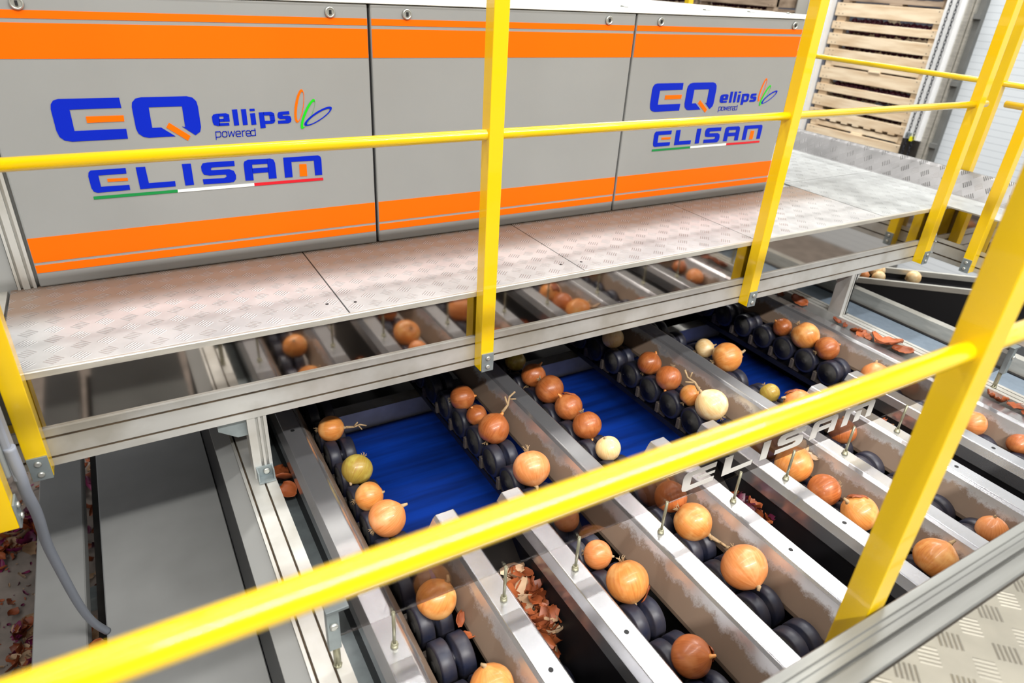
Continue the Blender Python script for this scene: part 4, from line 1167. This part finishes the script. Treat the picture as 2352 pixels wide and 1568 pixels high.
B_, G_, P_, L_, N_ = 'onion_brown', 'onion_gold', 'onion_peach', 'onion_pale', 'onion_green'
ON = [
 (0.2167, 0.8795, -0.6452, 0.0208, G_, 5, .0, 'stalk roots', 'onion with a branching dry stalk pointing right, first in the leftmost lane'),
 (0.221, 0.7658, -0.6442, 0.0222, N_, 250, .5, 'short', 'greenish blotchy onion in the leftmost lane above the blue belt'),
 (0.2182, 0.706, -0.6476, 0.0200, G_, 20, .1, 'roots short', 'small orange-gold onion squeezed between the greenish and the big peach onion'),
 (0.2236, 0.6489, -0.6418, 0.0248, P_, 40, -.1, '', 'big smooth peach onion in the leftmost lane just above the near rail'),
 (0.2278, 0.5007, -0.6435, 0.0235, G_, 60, .0, '', 'onion half hidden behind the smoked plate in the leftmost lane'),
 (0.2331, 0.375, -0.6444, 0.0225, G_, 110, .1, 'short', 'orange onion cut by the bottom picture edge in the leftmost lane'),
 (0.443, 0.8703, -0.6447, 0.0218, B_, 10, .2, 'short', 'copper onion at the far end of the second lane, nearest the walkway'),
 (0.445, 0.8198, -0.6499, 0.0175, B_, 120, .5, 'short', 'small copper onion with dark neck, second in the second lane'),
 (0.4461, 0.7633, -0.6408, 0.0258, B_, 62, -.1, 'stalk', 'copper onion with a long dry stalk standing up, in the second lane'),
 (0.448, 0.6507, -0.6394, 0.0270, P_, 285, .35, 'roots', 'big peach onion with its root end down right, second lane above the near rail'),
 (0.442, 0.5479, -0.6487, 0.0185, P_, 30, .2, 'short', 'onion peeping under the near rail behind the smoked plate, second lane'),
 (0.4423, 0.4749, -0.649, 0.0188, P_, 0, .4, 'short', 'small smooth peach onion right behind the second lane rod'),
 (0.443, 0.4167, -0.6405, 0.0262, G_, 285, .2, 'skin', 'big shiny orange-brown onion in the second lane in front of the rods'),
 (0.4433, 0.3041, -0.6445, 0.0225, B_, 20, .6, 'skin roots', 'onion with torn skin and roots, nearest in the second lane'),
 (0.5918, 0.9453, -0.6468, 0.02, N_, 60, .2, 'short', 'dim yellowish onion in walkway shade at the far end of the third lane'),
 (0.5928, 0.8803, -0.644, 0.0226, B_, 60, .1, 'roots', 'reddish onion with a ragged top, second in the third lane'),
 (0.591, 0.8232, -0.6405, 0.0256, B_, 315, .2, 'short', 'rosy copper onion, third in the third lane'),
 (0.5936, 0.7661, -0.6432, 0.0240, B_, 130, .3, 'skin', 'mottled copper and gold onion, fourth in the third lane'),
 (0.591, 0.7087, -0.6434, 0.0235, B_, 290, .2, 'short', 'dark copper onion, fifth in the third lane'),
 (0.5884, 0.6463, -0.6473, 0.0200, L_, 110, .4, 'short', 'small pale cream onion in the third lane above the near rail'),
 (0.5969, 0.5116, -0.6418, 0.0232, B_, 100, .1, 'short', 'onion dimmed behind the smoked plate in the third lane'),
 (0.5891, 0.458, -0.6405, 0.0262, G_, 320, .2, 'stalk', 'orange onion with stringy stalk to the right, below the plate edge in the third lane'),
 (0.5883, 0.3654, -0.6377, 0.0282, P_, 300, .7, 'short', 'largest round onion with a grey scar, nearest in the third lane'),
 (0.8212, 0.9388, -0.644, 0.0224, L_, 270, .2, 'roots', 'yellow onion with a root thread under the walkway edge, fourth lane'),
 (0.8209, 0.8241, -0.6436, 0.0232, B_, 60, .3, 'short', 'glossy copper onion, second in the fourth lane'),
 (0.8177, 0.7644, -0.6427, 0.0238, B_, 250, .2, 'short', 'copper onion, third in the fourth lane'),
 (0.8191, 0.7064, -0.6473, 0.0198, G_, 45, .0, 'short', 'small golden onion tucked behind the big pale one, fourth lane'),
 (0.8201, 0.6576, -0.6384, 0.0285, L_, 130, .0, 'stalk', 'big pale onion with a thin dry stalk, fourth lane above the near rail'),
 (0.8174, 0.479, -0.6371, 0.0285, G_, 45, -.1, 'skin', 'big orange onion behind a rod under the plate lettering'),
 (0.8163, 0.4205, -0.6431, 0.0238, B_, 200, .1, 'short', 'reddish-brown smooth onion in the fourth lane in front of the rods'),
 (0.8192, 0.3645, -0.642, 0.0252, G_, 140, .2, 'skin', 'golden onion with a pale patch beside the near yellow post'),
 (0.9709, 0.8279, -0.6474, 0.0195, L_, 20, .1, 'roots', 'small beige onion with dark top at the far end of the fifth lane'),
 (0.9709, 0.7683, -0.6364, 0.0291, G_, 20, .1, 'skin', 'big squarish orange onion, second in the fifth lane'),
 (0.9649, 0.652, -0.6497, 0.0180, N_, 300, .3, 'short', 'small yellow-green onion in the fifth lane just above the near rail'),
 (0.9726, 0.598, -0.6412, 0.0248, P_, 160, .1, 'skin', 'peach onion top showing over the near rail in the fifth lane'),
 (0.9765, 0.5074, -0.6444, 0.022, B_, 90, .1, 'short', 'red-brown onion dimmed behind the last letters of the plate, fifth lane'),
 (0.8326, 0.2604, -0.6402, 0.0262, G_, 50, .1, '', 'golden onion with curled tip, cut by the near walkway curb'),
 (1.2031, 0.8272, -0.6467, 0.0201, B_, 140, .1, 'short', 'small copper onion at the far end of the rightmost lane'),
 (1.2004, 0.7665, -0.637, 0.0290, G_, 300, .1, 'skin', 'golden onion with dark loose skin, second in the rightmost lane'),
 (1.2032, 0.7126, -0.6418, 0.0243, B_, 20, .1, 'short', 'rosy copper onion, third in the rightmost lane'),
 (1.195, 0.5974, -0.6407, 0.0252, P_, 90, .1, 'short', 'orange onion half hidden by the near rail, rightmost lane'),
 (1.2176, 0.4202, -0.6461, 0.0215, P_, 180, .1, 'short', 'smooth peach onion right of the near yellow post, rightmost lane'),
 (0.9704, 0.2584, -0.648, 0.0200, P_, 90, .3, 'short', 'small peach onion cut by the curb at the right picture edge'),
]
for e in ON:
    make_onion(*e)
make_onion(1.231, .350, -.648, .018, B_, 60, .1, 'short', 'sliver of onion at the right picture edge in the rightmost lane')
dg = 'onions on the diagonal conveyor'
make_onion(1.8305, 1.046, -.7125, .0155, P_, 0, .2, 'short', 'small orange onion at the left of the onions on the black diagonal conveyor', group=dg)
make_onion(1.890, 1.045, -.706, .0215, L_, 60, .2, 'short', 'pale green-white peeled onion at the back of the cluster on the diagonal conveyor', group=dg)
make_onion(1.860, 1.018, -.712, .0180, L_, 300, .2, 'skin short', 'pale onion with orange streaks in front of the cluster on the diagonal conveyor', group=dg)
make_onion(1.955, .9705, -.7105, .0205, L_, 10, .2, 'skin short', 'white half-peeled onion lying alone on the diagonal conveyor', group=dg)


# ================================================================ loose skins
def flake(mb, c, size, rr, n=5, curl=None, tilt=1.0):
    """one crinkled piece of dry onion skin, c in plan units."""
    cc = W(*c)
    sx, sy = size * S * rr.uniform(.7, 1.3), size * S * rr.uniform(.4, .8)
    curl = rr.uniform(.3, 1.3) if curl is None else curl
    rot = Matrix.Rotation(rr.uniform(0, 6.28), 3, 'Z') @ Matrix.Rotation(rr.uniform(-tilt, tilt), 3, 'X') @ Matrix.Rotation(rr.uniform(-tilt, tilt), 3, 'Y')
    g = []
    for i in range(n):
        row = []
        for j in range(n):
            u, v = i / (n - 1) * 2 - 1, j / (n - 1) * 2 - 1
            w = math.sqrt(max(.02, 1 - u * u * .85))
            z_ = curl * sy * (v * v) * .7 + curl * sx * .25 * u * u + rr.uniform(-.10, .10) * sx
            row.append(mb.bm.verts.new(cc + rot @ Vector((u * sx + rr.uniform(-.08, .08) * sx, v * sy * w, z_))))
        g.append(row)
    for i in range(n - 1):
        for j in range(n - 1):
            mb.bm.faces.new((g[i][j], g[i + 1][j], g[i + 1][j + 1], g[i][j + 1])).smooth = True


def litter(name, label, boxes, mats, seed, cat='onion skins'):
    """heap of uncountable peelings; boxes: (x0,x1,y0,y1,z0,z1,count,size)."""
    rr = random.Random(seed)
    mb = MB()
    idx = []
    for (x0, x1, y0, y1, z0, z1, cnt, size) in boxes:
        for _ in range(cnt):
            n0 = len(mb.bm.faces)
            flake(mb, (rr.uniform(x0, x1), rr.uniform(y0, y1), rr.uniform(z0, z1)), size * rr.uniform(.5, 1.3), rr, 4)
            idx += [rr.choice(range(len(mats)))] * (len(mb.bm.faces) - n0)
    mb.bm.faces.ensure_lookup_table()
    for fc, i in zip(mb.bm.faces, idx):
        fc.material_index = i
    o = mb.build(name, mats, None)
    return tag(o, label, cat, kind='stuff')


litter('onion_skin_heap', 'heap of brown onion skins in the first dark gap between the channels', [(.311, .358, .430, .520, -.740, -.668, 260, .012), (.311, .358, .42, .45, -.765, -.72, 50, .010)], [M['peel'], M['peel'], M['peel_pale']], 5)
litter('onion_skin_heap', 'heap of dark brown onion skins in the second gap, behind a rod', [(.675, .728, .420, .505, -.735, -.665, 260, .011)], [M['peel'], M['peel'], M['red_onion']], 6)
litter('onion_skin_heap', 'onion skins in the third gap beside the near post', [(1.049, 1.100, .44, .53, -.735, -.660, 200, .011)], [M['peel'], M['peel_pale']], 7)
litter('floor_litter', 'scattered red and brown onion skins on the dirty floor at bottom left', [
    (-.60, -.29, 1.05, 1.85, -1.248, -1.243, 150, .013), (-.36, -.315, 1.15, 1.30, -1.248, -1.235, 45, .017), (-.40, -.325, 1.52, 1.66, -1.248, -1.235, 55, .018),
    (-.25, -.19, 1.1, 2.1, -1.248, -1.225, 95, .016), (-.60, -.29, 1.05, 1.85, -1.249, -1.247, 320, .004)],
    [M['peel'], M['peel_pale'], M['peel_purple'], M['peel_purple'], M['peel'], M['peel_pale']], 9, 'floor litter')


def skin_piece(label, pieces, m, seed):
    rr = random.Random(seed)
    mb = MB()
    for c, s_, cu_ in pieces:
        flake(mb, c, s_, rr, 8, cu_ * .6, .6)
    o = mb.build('onion_skin', M[m], None)
    sm = o.modifiers.new('thick', 'SOLIDIFY'); sm.thickness = .0015
    return tag(o, label, 'onion skin', 'loose onion skins')


skin_piece('curled brown onion skin caught between the left frame rail and the first channel', [((.1270, .818, -.668), .020, 1.2), ((.1290, .795, -.672), .018, 1.0), ((.1250, .835, -.668), .014, .8)], 'peel', 2)
skin_piece('large folded orange-brown onion skin lying behind the rightmost channel', [((1.2870, .640, -.613), .030, .9), ((1.2880, .610, -.615), .022, .9), ((1.2860, .662, -.614), .020, .8)], 'peel', 3)
skin_piece('crumpled onion skin at the foot of the right walkway column', [((1.2870, .762, -.618), .015, 1.1), ((1.2880, .742, -.620), .012, .8)], 'peel', 4)
skin_piece('pale brown skin scraps between the right column and the large folded skin', [((1.2870, .712, -.620), .016, .6), ((1.2865, .698, -.621), .014, .8), ((1.2875, .686, -.621), .011, .8)], 'peel', 12)
skin_piece('upright brown skin flake under the walkway beside the rightmost channel', [((1.2870, .862, -.616), .018, 1.2), ((1.2870, .915, -.620), .014, .9)], 'peel', 5)
skin_piece('tan skin scraps along the right frame rail at the right picture edge', [((1.2870, .439, -.618), .014, .9), ((1.2870, .418, -.618), .015, .9), ((1.2870, .396, -.616), .017, .9), ((1.2870, .372, -.617), .014, .9)], 'peel', 6)
skin_piece('peeled onion scrap beside the black rollers at the bottom of the leftmost lane', [((.2440, .474, -.660), .012, 1.3), ((.2470, .456, -.668), .012, 1.0)], 'peel', 7)
skin_piece('pink-brown skin pile end under the cable at bottom left', [((-.170, .905, -.968), .020, .8), ((-.168, .885, -.970), .016, .7)], 'peel', 8)
skin_piece('loose tan skin draped over the fourth lane beside the rods', [((.842, .495, -.625), .018, .5), ((.850, .478, -.632), .014, .6)], 'peel_pale', 10)
